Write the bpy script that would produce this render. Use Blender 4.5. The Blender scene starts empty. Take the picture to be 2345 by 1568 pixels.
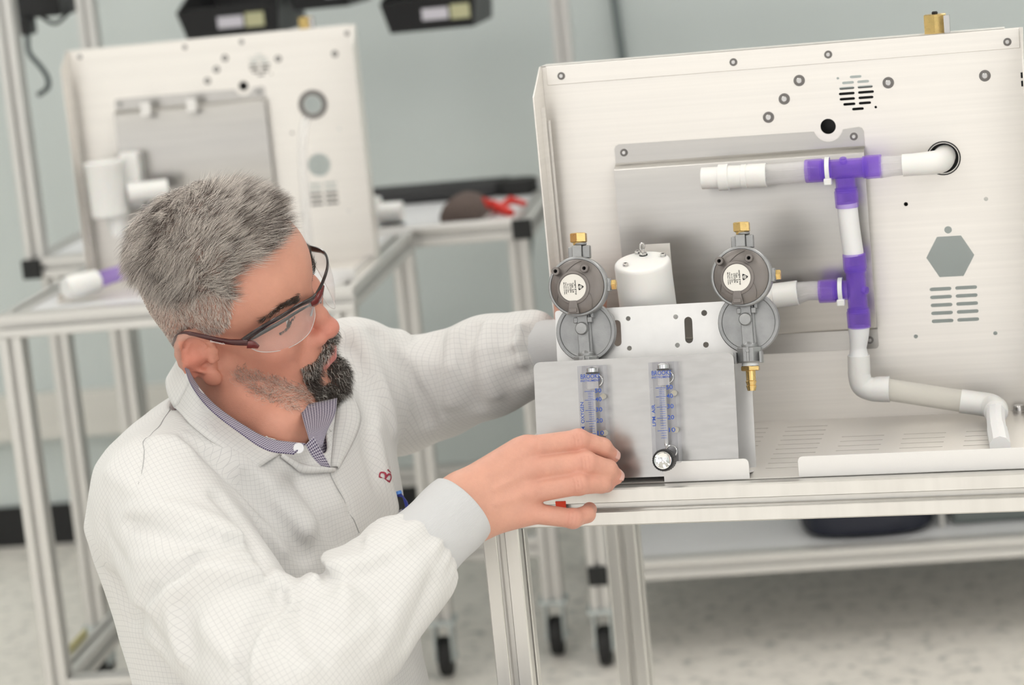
import bpy, bmesh, math, random
import numpy as np
from mathutils import Matrix, Vector

random.seed(7); RNG = np.random.default_rng(7)
S = bpy.context.scene
COL = S.collection
PI = math.pi

# ------------------------------------------------------------------ camera
PITCH, ROLL = math.radians(10.2), math.radians(5.63)
def set_camera():
    fwd = Vector((0, math.cos(PITCH), -math.sin(PITCH)))
    zp = Vector((0, math.sin(PITCH), math.cos(PITCH)))
    right = math.cos(ROLL)*Vector((1, 0, 0)) - math.sin(ROLL)*zp
    up = math.sin(ROLL)*Vector((1, 0, 0)) + math.cos(ROLL)*zp
    cam = bpy.data.cameras.new('camera')
    cam.lens = 85; cam.sensor_width = 36; cam.sensor_fit = 'HORIZONTAL'
    cam.clip_start = 0.05; cam.clip_end = 60
    cam.dof.use_dof = True
    cam.dof.focus_distance = 2.51
    cam.dof.aperture_fstop = 4.8
    cam.dof.aperture_blades = 9
    o = bpy.data.objects.new('camera', cam); COL.objects.link(o)
    m = Matrix((right, up, -fwd)).transposed().to_4x4()
    m.translation = Vector((0, 0, 1.5))
    o.matrix_world = m
    S.camera = o
set_camera()

# ------------------------------------------------------------------ world, exposure
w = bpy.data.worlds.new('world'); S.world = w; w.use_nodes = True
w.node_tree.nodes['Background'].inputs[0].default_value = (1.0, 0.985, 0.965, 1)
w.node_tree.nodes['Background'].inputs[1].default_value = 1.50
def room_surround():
    # unseen half of the workshop as noise added for streaked reflections, dimmer towards floor
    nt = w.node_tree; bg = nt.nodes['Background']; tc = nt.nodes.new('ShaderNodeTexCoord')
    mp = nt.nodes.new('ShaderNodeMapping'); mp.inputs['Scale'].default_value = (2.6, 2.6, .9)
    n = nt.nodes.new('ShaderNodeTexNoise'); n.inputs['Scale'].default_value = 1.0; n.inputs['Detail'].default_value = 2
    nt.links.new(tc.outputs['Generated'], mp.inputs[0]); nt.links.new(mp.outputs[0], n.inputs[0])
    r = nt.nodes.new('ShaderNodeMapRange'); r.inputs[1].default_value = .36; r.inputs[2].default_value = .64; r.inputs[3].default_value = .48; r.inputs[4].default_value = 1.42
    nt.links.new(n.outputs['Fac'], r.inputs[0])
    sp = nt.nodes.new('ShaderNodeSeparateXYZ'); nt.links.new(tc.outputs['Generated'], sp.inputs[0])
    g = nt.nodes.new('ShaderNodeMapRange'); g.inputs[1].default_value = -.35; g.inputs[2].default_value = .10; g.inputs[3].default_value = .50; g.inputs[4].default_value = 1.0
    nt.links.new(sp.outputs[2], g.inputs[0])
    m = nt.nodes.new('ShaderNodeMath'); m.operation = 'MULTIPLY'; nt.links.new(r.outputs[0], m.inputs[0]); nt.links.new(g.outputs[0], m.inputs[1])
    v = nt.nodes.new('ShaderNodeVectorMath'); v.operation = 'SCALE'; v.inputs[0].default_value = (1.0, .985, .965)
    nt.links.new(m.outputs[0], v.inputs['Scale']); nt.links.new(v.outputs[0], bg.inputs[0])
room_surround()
S.view_settings.view_transform = 'Standard'
S.view_settings.look = 'None'
S.view_settings.exposure = 0.18
S.view_settings.gamma = 1.0
S.view_settings.use_curve_mapping = False
CEIL = 2.75
LAMP_W = 4.4          # emission of each ceiling troffer
S.cycles.max_bounces = 10
S.cycles.diffuse_bounces = 4
S.cycles.glossy_bounces = 4
S.cycles.transmission_bounces = 8
S.cycles.transparent_max_bounces = 14
S.cycles.caustics_reflective = False
S.cycles.caustics_refractive = False

# ------------------------------------------------------------------ frames
YF, YB = math.radians(14.3), math.radians(7.2)
def frame(x, y, yaw): return (Vector((x, y, 0)), yaw)
FG = frame(-0.05193, 2.48342, YF)      # bench the technician works at: x along its front rail, y away, z up
BG = frame(0, 0, YB)                   # the benches and the wall behind
WORLD = frame(0, 0, 0)
def fmat(fr): return Matrix.Translation(fr[0]) @ Matrix.Rotation(-fr[1], 4, 'Z')
def fg_world(x, y, z): return np.array(fmat(FG) @ Vector((x, y, z)))

# ------------------------------------------------------------------ materials
MATS = {}
def mat(name, color=(.8, .8, .8), rough=.5, metal=0., noise=None, bump=None, trans=0., ior=1.45, coat=0., alpha=None, spec=.5, sub=0., emis=None):
    if name in MATS: return MATS[name]
    m = bpy.data.materials.new(name); m.use_nodes = True; MATS[name] = m
    nt = m.node_tree; b = nt.nodes['Principled BSDF']
    b.inputs['Base Color'].default_value = (*color, 1)
    b.inputs['Roughness'].default_value = rough
    b.inputs['Metallic'].default_value = metal
    b.inputs['Transmission Weight'].default_value = trans
    b.inputs['IOR'].default_value = ior
    b.inputs['Coat Weight'].default_value = coat
    b.inputs['Specular IOR Level'].default_value = spec
    if sub:
        b.inputs['Subsurface Weight'].default_value = sub
        b.inputs['Subsurface Radius'].default_value = (1, .35, .2)
        b.inputs['Subsurface Scale'].default_value = .006
    if emis:
        b.inputs['Emission Color'].default_value = (*emis[0], 1); b.inputs['Emission Strength'].default_value = emis[1]
    tc = nt.nodes.new('ShaderNodeTexCoord')
    if noise:      # (scale vec, amount) tints the colour slightly
        sc, amt = noise[0], noise[1]
        mp = nt.nodes.new('ShaderNodeMapping'); mp.inputs['Scale'].default_value = sc
        nt.links.new(tc.outputs['Object'], mp.inputs[0])
        n = nt.nodes.new('ShaderNodeTexNoise'); n.inputs['Scale'].default_value = 1; n.inputs['Detail'].default_value = 4
        nt.links.new(mp.outputs[0], n.inputs[0])
        r = nt.nodes.new('ShaderNodeMapRange'); r.inputs[1].default_value = .3; r.inputs[2].default_value = .7
        r.inputs[3].default_value = 1-amt; r.inputs[4].default_value = 1+amt*.5
        nt.links.new(n.outputs['Fac'], r.inputs[0])
        mx = nt.nodes.new('ShaderNodeVectorMath'); mx.operation = 'SCALE'; mx.inputs[0].default_value = color
        nt.links.new(r.outputs[0], mx.inputs['Scale']); nt.links.new(mx.outputs[0], b.inputs['Base Color'])
        if len(noise) > 2:
            r2 = nt.nodes.new('ShaderNodeMapRange'); r2.inputs[3].default_value = rough-noise[2]; r2.inputs[4].default_value = rough+noise[2]
            nt.links.new(n.outputs['Fac'], r2.inputs[0]); nt.links.new(r2.outputs[0], b.inputs['Roughness'])
    if bump:       # (scale, strength, distance)
        n = nt.nodes.new('ShaderNodeTexNoise'); n.inputs['Scale'].default_value = bump[0]; n.inputs['Detail'].default_value = 3
        nt.links.new(tc.outputs['Object'], n.inputs[0])
        bp = nt.nodes.new('ShaderNodeBump'); bp.inputs['Strength'].default_value = bump[1]; bp.inputs['Distance'].default_value = bump[2]
        nt.links.new(n.outputs['Fac'], bp.inputs['Height']); nt.links.new(bp.outputs[0], b.inputs['Normal'])
    return m
def clear(name, color, a, rough=.1, spec=.5, tint=1.0):
    """thin clear plastic: part see-through, part surface"""
    if name in MATS: return MATS[name]
    m = bpy.data.materials.new(name); m.use_nodes = True; MATS[name] = m
    nt = m.node_tree; b = nt.nodes['Principled BSDF']; out = nt.nodes['Material Output']
    b.inputs['Base Color'].default_value = (*color, 1); b.inputs['Roughness'].default_value = rough
    b.inputs['Specular IOR Level'].default_value = spec
    t = nt.nodes.new('ShaderNodeBsdfTransparent')
    t.inputs[0].default_value = (*[tint*min(1, .68+.32*c/max(color)) for c in color], 1)
    mix = nt.nodes.new('ShaderNodeMixShader')
    fr = nt.nodes.new('ShaderNodeLayerWeight'); fr.inputs[0].default_value = .35
    mr = nt.nodes.new('ShaderNodeMapRange'); mr.inputs[3].default_value = a; mr.inputs[4].default_value = min(1, a+.45)
    nt.links.new(fr.outputs['Facing'], mr.inputs[0]); nt.links.new(mr.outputs[0], mix.inputs[0])
    nt.links.new(t.outputs[0], mix.inputs[1]); nt.links.new(b.outputs[0], mix.inputs[2]); nt.links.new(mix.outputs[0], out.inputs[0])
    return m
M = dict(
    alu=mat('anodised_aluminium', (.76, .745, .715), .33, .78, noise=((60, 60, 3), .05, .05)),
    alu_b=mat('anodised_aluminium_b', (.66, .65, .63), .38, .70),
    steel=mat('brushed_panel', (.885, .855, .815), .42, .62, noise=((3, 3, 240), .035, .06)),
    plate=mat('mill_plate', (.535, .520, .500), .32, .92, noise=((6, 6, 120), .07, .07)),
    bracket=mat('sheet_aluminium', (.80, .795, .79), .40, .70, noise=((40, 40, 40), .05, .05)),
    rotplate=mat('front_plate', (.50, .49, .475), .24, .93, noise=((25, 25, 90), .08, .07)),
    lip=mat('powder_white', (.86, .845, .83), .55, .1, bump=(1500, .2, .0004)),
    screw=mat('screw_steel', (.58, .57, .56), .25, .9),
    ring=mat('washer', (.20, .19, .185), .5, .5),
    dark=mat('gap_shade', (.012, .012, .013), .8),  # near-black painted in place of shade inside slots and bores
    zinc=mat('zinc_casting', (.36, .365, .37), .38, .62, noise=((60, 60, 60), .16, .1), bump=(700, .25, .0006)),
    cap=mat('grey_casting', (.215, .195, .185), .40, .5, noise=((30, 30, 30), .1, .08), bump=(900, .2, .0004)),
    brass=mat('brass', (.82, .58, .24), .27, .9, noise=((80, 80, 80), .12, .08)),
    ptfe=mat('white_plastic', (.88, .875, .86), .38, 0, sub=.15),
    label=mat('label_paper', (.80, .78, .73), .6),
    ink=mat('black_ink', (.02, .02, .02), .6),
    blue=mat('blue_ink', (.025, .08, .42), .5),
    black=mat('black_plastic', (.012, .012, .013), .45),
    cap_b=mat('black_end_cap', (.014, .015, .015), .55),
    rubber=mat('rubber', (.02, .02, .02), .7),
    chrome=mat('chrome', (.86, .86, .86), .06, 1),
    silicone=clear('clear_silicone', (.90, .89, .89), .26, .22),
    cream=clear('cream_tube', (.90, .88, .82), .50, .35),
    frost=mat('frosted_silicone', (.87, .87, .88), .35, 0, sub=.1),
    purple=clear('purple_plastic', (.42, .23, .84), .17, .12),
    lens=clear('lens', (.92, .92, .93), .045, .03, .6),
    red=mat('red_plastic', (.62, .03, .02), .4),
    redtape=mat('red_label', (.85, .06, .02), .55),
    white=mat('white_board', (.74, .745, .76), .5),
    amber=mat('amber_seal', (.60, .56, .44), .4),
    grey=mat('grey_tote', (.14, .16, .155), .5),
    foam=mat('black_foam', (.05, .05, .052), .9, bump=(60, .8, .01)),
    brown=mat('brown_cloth', (.12, .09, .08), .9, bump=(60, .6, .01)),
    navy=mat('dark_bag', (.008, .010, .022), .5, bump=(20, .5, .02)),
    galv=mat('galvanised', (.55, .60, .60), .35, .7),
    yellow=mat('yellow_tag', (.72, .66, .34), .6),
    trunk=mat('trunking', (.74, .725, .68), .5),
)
M['acrylic'] = clear('acrylic', (.88, .885, .93), .06, .02, 1.0, tint=.93)
def wallmat():
    m = mat('painted_wall', (.650, .706, .696), .55, 0, noise=((.7, .7, 1.2), .035))
    return m
def floormat():
    m = bpy.data.materials.new('speckled_vinyl'); m.use_nodes = True; nt = m.node_tree; b = nt.nodes['Principled BSDF']
    tc = nt.nodes.new('ShaderNodeTexCoord')
    cols = []
    n = nt.nodes.new('ShaderNodeTexNoise'); n.inputs['Scale'].default_value = 26; n.inputs['Detail'].default_value = 6; n.inputs['Roughness'].default_value = .7
    nt.links.new(tc.outputs['Object'], n.inputs[0])
    cr = nt.nodes.new('ShaderNodeValToRGB'); e = cr.color_ramp.elements
    e[0].position = .34; e[0].color = (.52, .53, .49, 1); e[1].position = .62; e[1].color = (.97, .93, .86, 1)
    x = cr.color_ramp.elements.new(.47); x.color = (.93, .885, .82, 1)
    nt.links.new(n.outputs['Fac'], cr.inputs[0]); nt.links.new(cr.outputs[0], b.inputs['Base Color'])
    b.inputs['Roughness'].default_value = .32
    return m

# ------------------------------------------------------------------ objects
BASE = {}
def tag(o, label=None, cat=None, group=None, kind=None):
    if label: o['label'] = label
    if cat: o['category'] = cat
    if group: o['group'] = group
    if kind: o['kind'] = kind
    return o
def thing(name, label, cat, fr=WORLD, base=(0, 0, 0), group=None):
    o = bpy.data.objects.new(name, None); COL.objects.link(o)
    o.empty_display_size = .05
    o.matrix_world = fmat(fr) @ Matrix.Translation(Vector(base))
    BASE[o.name] = (fr, Vector(base))
    return tag(o, label, cat, group)
def copy_tree(o, parent=None):
    c = o.copy(); COL.objects.link(c); c.parent = parent
    if parent is not None: c.matrix_parent_inverse = Matrix()
    for ch in list(o.children): copy_tree(ch, c)
    return c

class MB:
    """collects vertices and faces in the coordinates of a frame"""
    def __init__(s): s.v = []; s.f = []
    def add(s, vs, fs):
        k = len(s.v); s.v += [tuple(map(float, v)) for v in vs]; s.f += [tuple(i+k for i in f) for f in fs]; return s
    def box(s, lo, hi, m=None):
        (a, b, c), (d, e, f) = lo, hi
        vs = [Vector(p) for p in ((a, b, c), (d, b, c), (d, e, c), (a, e, c), (a, b, f), (d, b, f), (d, e, f), (a, e, f))]
        if m is not None: vs = [m @ v for v in vs]
        return s.add(vs, [(0, 3, 2, 1), (4, 5, 6, 7), (0, 1, 5, 4), (1, 2, 6, 5), (2, 3, 7, 6), (3, 0, 4, 7)])
    def prism(s, poly, h0, h1, m):
        """poly (x, y) extruded along local z from h0 to h1, placed by m"""
        n = len(poly)
        vs = [m @ Vector((x, y, h0)) for x, y in poly] + [m @ Vector((x, y, h1)) for x, y in poly]
        return s.add(vs, [tuple(range(n))[::-1], tuple(range(n, 2*n))] + [(i, (i+1) % n, n+(i+1) % n, n+i) for i in range(n)])
    def lathe(s, prof, p, axis, n=32, closed=True, twist=0):
        """prof [(radius, height)] around axis through p"""
        q = Vector(axis).normalized().to_track_quat('Z', 'Y').to_matrix(); p = Vector(p); vs = []; fs = []
        for r, h in prof:
            for i in range(n):
                a = 2*PI*i/n+twist; vs.append(p + q @ Vector((r*math.cos(a), r*math.sin(a), h)))
        for j in range(len(prof)-1):
            for i in range(n):
                fs.append((j*n+i, j*n+(i+1) % n, (j+1)*n+(i+1) % n, (j+1)*n+i))
        if closed:
            fs.append(tuple(range(n))[::-1]); fs.append(tuple((len(prof)-1)*n+i for i in range(n)))
        return s.add(vs, fs)
    def cyl(s, p0, p1, r, n=24, r1=None):
        p0 = Vector(p0); p1 = Vector(p1); d = p1-p0
        return s.lathe([(r, 0), (r if r1 is None else r1, d.length)], p0, d, n)
    def hexn(s, p0, p1, r, ch=.12):
        p0 = Vector(p0); p1 = Vector(p1); d = p1-p0; L = d.length; c = r*ch
        return s.lathe([(r-c, 0), (r, c*.6), (r, L-c*.6), (r-c, L)], p0, d, 6, twist=PI/6)
    def tube(s, path, r, n=16, ri=None, caps=True):
        """round tube along a path; r may be a list; ri gives a bore"""
        P = [Vector(p) for p in path]; k = len(P)
        rr = r if isinstance(r, (list, tuple)) else [r]*k
        T = [(P[min(i+1, k-1)]-P[max(i-1, 0)]).normalized() for i in range(k)]
        up = Vector((0, 0, 1)) if abs(T[0].z) < .9 else Vector((1, 0, 0))
        N = (up - T[0]*up.dot(T[0])).normalized(); rings = []
        for i in range(k):
            N = (N - T[i]*N.dot(T[i])).normalized(); B = T[i].cross(N)
            rings.append([(P[i] + (N*math.cos(2*PI*j/n)+B*math.sin(2*PI*j/n))*rr[i]) for j in range(n)])
        vs = [v for rg in rings for v in rg]
        fs = [(i*n+j, i*n+(j+1) % n, (i+1)*n+(j+1) % n, (i+1)*n+j) for i in range(k-1) for j in range(n)]
        if caps and ri is None: fs += [tuple(range(n))[::-1], tuple((k-1)*n+j for j in range(n))]
        s.add(vs, fs)
        if ri is not None:
            m = MB(); m.tube(path, [q-ri for q in rr], n, caps=False)
            k0 = len(s.v)-len(vs); k1 = len(s.v)
            s.add(m.v, [f[::-1] for f in m.f])
            for e in (0, (k-1)*n):
                for j in range(n):
                    a, b2 = k0+e+j, k0+e+(j+1) % n; c2, d2 = k1+e+(j+1) % n, k1+e+j
                    s.f.append((a, d2, c2, b2) if e == 0 else (a, b2, c2, d2))
        return s
    def mesh(s, name, base=Vector((0, 0, 0)), m=None, smooth=True, angle=35):
        me = bpy.data.meshes.new(name)
        vs = [Vector(v) for v in s.v]
        if m is not None: vs = [m @ v for v in vs]
        me.from_pydata([v-base for v in vs], [], s.f)
        bm = bmesh.new(); bm.from_mesh(me); bmesh.ops.recalc_face_normals(bm, faces=bm.faces); bm.to_mesh(me); bm.free()
        if smooth:
            me.shade_smooth(); me.set_sharp_from_angle(angle=math.radians(angle))
        return me
    def build(s, name, material, parent=None, fr=None, base=None, bevel=0, m=None, smooth=True, label=None, cat=None, group=None, kind=None, angle=35):
        if parent is not None:
            fr, bs = BASE[parent.name]
        else:
            bs = Vector(base or (0, 0, 0)); fr = fr or WORLD
        me = s.mesh(name, bs, m, smooth, angle)
        return link(name, me, material, parent, fr, bs, bevel, label, cat, group, kind)
def link(name, me, material, parent, fr, bs, bevel=0, label=None, cat=None, group=None, kind=None):
    o = bpy.data.objects.new(name, me); COL.objects.link(o)
    for mm in (material if isinstance(material, list) else [material]): me.materials.append(mm)
    if parent is not None: o.parent = parent
    else: o.matrix_world = fmat(fr) @ Matrix.Translation(bs)
    if bevel:
        b = o.modifiers.new('bevel', 'BEVEL'); b.width = bevel; b.segments = 2; b.limit_method = 'ANGLE'; b.angle_limit = math.radians(40); b.harden_normals = False
    BASE[o.name] = (fr, bs)
    return tag(o, label, cat, group, kind)

def curve_mesh(loops, depth, m, res=1):
    """closed 2D loops (outer and holes) filled and extruded to thickness depth; local z 0..depth; placed by m"""
    cu = bpy.data.curves.new('tmp', 'CURVE'); cu.dimensions = '2D'; cu.fill_mode = 'BOTH'; cu.extrude = depth/2
    for lp in loops:
        sp = cu.splines.new('POLY'); sp.points.add(len(lp)-1); sp.use_cyclic_u = True
        for i, (x, y) in enumerate(lp): sp.points[i].co = (x, y, 0, 1)
    o = bpy.data.objects.new('tmp', cu)
    me = bpy.data.meshes.new_from_object(o)
    me.transform(m @ Matrix.Translation((0, 0, depth/2)))
    bpy.data.objects.remove(o); bpy.data.curves.remove(cu)
    return me
def text_mesh(txt, size, m, width=None, depth=.0002, space=1.0, bold=0.):
    cu = bpy.data.curves.new('tmp', 'FONT'); cu.body = txt; cu.size = size; cu.extrude = depth/2; cu.align_x = 'CENTER'; cu.align_y = 'CENTER'
    cu.space_character = space; cu.resolution_u = 3; cu.offset = bold*size
    o = bpy.data.objects.new('tmp', cu); me = bpy.data.meshes.new_from_object(o)
    xs = [v.co.x for v in me.vertices]
    if width and xs:
        me.transform(Matrix.Diagonal((width/(max(xs)-min(xs)), 1, 1, 1)))
    me.transform(m)
    bpy.data.objects.remove(o); bpy.data.curves.remove(cu)
    return me
def join_meshes(name, mes):
    bm = bmesh.new()
    for me in mes: bm.from_mesh(me)
    bmesh.ops.remove_doubles(bm, verts=bm.verts, dist=1e-6)
    out = bpy.data.meshes.new(name); bm.to_mesh(out); bm.free()
    for me in mes: bpy.data.meshes.remove(me)
    return out
def put(name, me, material, parent=None, fr=None, base=None, bevel=0, smooth=False, **k):
    if parent is not None: fr, bs = BASE[parent.name]
    else: bs = Vector(base or (0, 0, 0)); fr = fr or WORLD
    me.transform(Matrix.Translation(-bs)); me.name = name
    if smooth: me.shade_smooth(); me.set_sharp_from_angle(angle=math.radians(35))
    return link(name, me, material, parent, fr, bs, bevel, k.get('label'), k.get('cat'), k.get('group'), k.get('kind'))
def rrect(x0, y0, x1, y1, r, n=5, corners=(1, 1, 1, 1)):
    """rounded rectangle, corners bl br tr tl"""
    pts = []
    for (cx, cy, a0), on in zip(((x0+r, y0+r, PI), (x1-r, y0+r, 1.5*PI), (x1-r, y1-r, 0), (x0+r, y1-r, .5*PI)), corners):
        if on: pts += [(cx+r*math.cos(a0+i*PI/2/n), cy+r*math.sin(a0+i*PI/2/n)) for i in range(n+1)]
        else: pts.append((cx+r*(-1 if a0 in (PI, .5*PI) else 1), cy+r*(-1 if a0 in (PI, 1.5*PI) else 1)))
    return pts
def circ(x, y, r, n=20): return [(x+r*math.cos(2*PI*i/n), y+r*math.sin(2*PI*i/n)) for i in range(n)]
def slot(x0, x1, y, r, n=5):
    return [(x1-r+r*math.cos(-PI/2+i*PI/n), y+r*math.sin(-PI/2+i*PI/n)) for i in range(n+1)] + [(x0+r+r*math.cos(PI/2+i*PI/n), y+r*math.sin(PI/2+i*PI/n)) for i in range(n+1)]
def vslot(x, y0, y1, r, n=6): return [(y, xx) for xx, y in []] or [(x+b-0, a) for a, b in [(p[0], p[1]) for p in slot(y0, y1, 0, r, n)]]
XZ = Matrix(((1, 0, 0, 0), (0, 0, -1, 0), (0, 1, 0, 0), (0, 0, 0, 1)))     # local (x, y, z) -> (x, -z, y): sheet in the x-z plane, thickness towards -y

def extrusion(mb, p0, p1, side=.04):
    """T-slotted aluminium bar between two points along one axis"""
    p0 = Vector(p0); p1 = Vector(p1); d = p1-p0; h = side/2; c = .0015; g = side*.135; dp = side*.26; w2 = side*.2
    q = [(g, h), (g*.85, h-.0008), (g*.85, h-.004), (w2, h-.004), (w2, h-dp*.7), (g*.6, h-dp), (-g*.6, h-dp), (-w2, h-dp*.7), (-w2, h-.004), (-g*.85, h-.004), (-g*.85, h-.0008), (-g, h)]
    poly = []
    for k in range(4):
        a = -k*PI/2; ca, sa = math.cos(a), math.sin(a)
        for x, y in [(h-c, h)] + q + [(-h+c, h)]:
            poly.append((x*ca+y*sa*-1, x*sa+y*ca) if False else (x*ca-y*sa, x*sa+y*ca))
    # order: corners must run around; each side list goes +x to -x on its top, rotate by +90 each
    poly = []
    for k in range(4):
        a = k*PI/2; ca, sa = round(math.cos(a)), round(math.sin(a))
        for x, y in [(h-c, h)] + q + [(-h+c, h)]: poly.append((x*ca-y*sa, x*sa+y*ca))
    z = d.normalized()
    x = Vector((1, 0, 0)) if abs(z.x) < .9 else Vector((0, 1, 0))
    y = z.cross(x); m = Matrix((x, y, z)).transposed().to_4x4(); m.translation = p0
    mb.prism(poly, 0, d.length, m)
    return mb

def smooth_path(p, n=6):
    out = []; P = [Vector(q) for q in p]; P = [P[0]*2-P[1]] + P + [P[-1]*2-P[-2]]
    for i in range(1, len(P)-2):
        for k in range(n):
            t_ = k/n; out.append(.5*((2*P[i])+(-P[i-1]+P[i+1])*t_+(2*P[i-1]-5*P[i]+4*P[i+1]-P[i+2])*t_*t_+(-P[i-1]+3*P[i]-3*P[i+1]+P[i+2])*t_**3))
    out.append(P[-2]); return out
# ------------------------------------------------------------------ the room
def struct(name, mb, material): return mb.build(name, material, fr=BG, kind='structure', smooth=False)
struct('floor', MB().box((-4.6, -2.5, -.08), (4.6, 6.0, 0)), floormat())
struct('wall_back', MB().box((-4.6, 5.88, 0), (4.6, 6.0, CEIL)), wallmat())
struct('wall_left', MB().box((-4.7, -2.5, 0), (-4.6, 5.88, CEIL)), wallmat())
struct('wall_right', MB().box((4.6, -2.5, 0), (4.7, 5.88, CEIL)), wallmat())
struct('ceiling', MB().box((-4.7, -2.5, CEIL), (4.7, 6.0, CEIL+.08)), mat('ceiling_white', (.82, .82, .80), .8))
struct('baseboard_back', MB().box((-4.6, 5.868, 0), (4.6, 5.88, .104)), M['black'])
t = MB().box((-3.2, 5.83, .285), (-1.17, 5.88, .40)); t.box((-3.2, 5.828, .335), (-1.17, 5.83, .35))
t.build('trim_1', M['trunk'], fr=BG, kind='structure', bevel=.004)

# ceiling lights (out of the picture, they light the room)
lampm = mat('lamp_diffuser', (.9, .9, .9), .6, emis=((1.0, .975, .94), LAMP_W))
first = None
for i, (x, y) in enumerate([(x, y) for y in (-1.2, 1.0, 2.9, 4.8) for x in (-3.0, -1.0, 1.0, 3.0)]):
    if first is None:
        first = thing('ceiling_light', 'recessed ceiling light, row nearest the camera, leftmost', 'light', BG, (x, y, CEIL), 'ceiling lights')
        fm = MB(); W_, H_ = .30, .60
        for a in ((-W_, -H_, -W_+.02, H_), (W_-.02, -H_, W_, H_), (-W_, -H_, W_, -H_+.02), (-W_, H_-.02, W_, H_)):
            fm.box((x+a[0], y+a[1], CEIL-.012), (x+a[2], y+a[3], CEIL))
        fm.build('frame', M['white'], first)
        MB().box((x-W_+.02, y-H_+.02, CEIL-.008), (x+W_-.02, y+H_-.02, CEIL-.001)).build('diffuser', lampm, first, smooth=False)
    else:
        c = copy_tree(first); tag(c, 'recessed ceiling light, %s, %s' % (('row nearest the camera', 'second row from the camera', 'third row from the camera', 'row nearest the back wall')[i//4], ('leftmost', 'second from left', 'third from left', 'rightmost')[i % 4])); c.matrix_world = fmat(BG) @ Matrix.Translation((x, y, CEIL))

# ------------------------------------------------------------------ background benches
def post(parent, name, p0, p1, mt='alu_b', label=None):
    return extrusion(MB(), p0, p1).build(name, M[mt], parent, smooth=False, label=label)
def endcap(parent, x, y, z, d=(0, -1, 0)):
    m = MB(); s_ = .0195; m.box((x-s_, y-.006, z-s_), (x+s_, y, z+s_)); return m.build('end_cap', M['cap_b'], parent, bevel=.002)
def caster(parent, x, y):
    h = MB(); h.box((x-.028, y-.028, .112), (x+.028, y+.028, .12))
    for s_ in (-1, 1): h.box((x+s_*.017-.002, y-.024, .035), (x+s_*.017+.002, y+.030, .113))
    h.cyl((x-.024, y+.004, .04), (x+.024, y+.004, .04), .005, 12)
    a = h.build('caster', M['galv'], parent)
    w_ = MB().lathe([(.014, -.013), (.036, -.013), (.040, -.009), (.040, .009), (.036, .013), (.014, .013)], (x, y+.004, .04), (1, 0, 0), 28)
    w_.build('wheel', M['rubber'], a)
def bench(name, label, fr, x0, x1, y0, y1, top, low, legs=True, mt='alu_b', group=None, surface='white', surf_inset=.0, ends='y', rear_z=None, wheels=True, lowrails=(1, 1, 1, 1)):
    t = thing(name, label, 'workbench', fr, ((x0+x1)/2, (y0+y1)/2, 0), group)
    h = .02
    # top frame: two long rails in x between legs line, two depth rails
    post(t, 'top_rail', (x0, y0+h, top-h), (x1, y0+h, top-h), mt)
    post(t, 'top_rail', (x0, y1-h, top-h), (x1, y1-h, top-h), mt)
    for x in (x0+h, x1-h): post(t, 'top_rail', (x, y0+.04, top-h), (x, y1-.04, top-h), mt)
    zf = .12 if wheels else .0
    for x in (x0+h, x1-h):
        for y in (y0+h, y1-h):
            post(t, 'leg', (x, y, zf), (x, y, top-.04), mt)
            if wheels: caster(t, x, y)
    if low:
        if lowrails[0]: post(t, 'lower_rail', (x0+.04, y0+h, low-h), (x1-.04, y0+h, low-h), mt)
        if lowrails[1]: post(t, 'lower_rail', (x0+.04, y1-h, low-h), (x1-.04, y1-h, low-h), mt)
        if lowrails[2]: post(t, 'lower_rail', (x0+h, y0+.04, low-h), (x0+h, y1-.04, low-h), mt)
        if lowrails[3]: post(t, 'lower_rail', (x1-h, y0+.04, low-h), (x1-h, y1-.04, low-h), mt)
    if surface:
        MB().box((x0+.04, y0+.04, top-.012), (x1-.04, y1-.04, top-.004)).build('worktop', M[surface], t)
    return t

left_bench = bench('workbench', 'aluminium frame bench on castors carrying the blurred metal housing, behind the technician', BG, -1.375, -.755, 3.93, 4.615, .90, .25)
corner_bench = thing('workbench', 'aluminium frame bench with tall corner posts and scattered hand tools by the grey wall', 'workbench', BG, (-1.04, 5.0, 0))
cb = corner_bench
for x in (-1.535, -.545):
    post(cb, 'top_rail', (x, 4.645, .88), (x, 5.36, .88)); endcap(cb, x, 4.645, .88)
post(cb, 'top_rail', (-1.515, 4.67, .88), (-.565, 4.67, .88)); post(cb, 'top_rail', (-1.515, 5.33, .88), (-.565, 5.33, .88))
post(cb, 'upright', (-1.535, 4.69, .90), (-1.535, 4.69, 2.05))
post(cb, 'leg', (-1.515, 4.67+.04, .12), (-1.515, 4.71, .86))
post(cb, 'leg', (-.56, 4.69, .12), (-.56, 4.69, .86)); caster(cb, -1.515, 4.71); caster(cb, -.56, 4.69)
for x in (-1.57, -.50):
    post(cb, 'upright', (x, 5.38, .12), (x, 5.38, 2.05)); caster(cb, x, 5.38)
post(cb, 'lower_rail', (-1.495, 4.70, .23), (-.58, 4.70, .23)); post(cb, 'lower_rail', (-1.55, 5.38, .23), (-.52, 5.38, .23))
post(cb, 'bin_rail', (-1.55, 5.38, 1.43), (-.52, 5.38, 1.43)); post(cb, 'cross_rail', (-1.535, 4.71, 2.03), (-1.535, 5.36, 2.03))
MB().box((-1.515, 4.69, .888), (-.565, 5.31, .896)).build('worktop', M['white'], cb)

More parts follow.
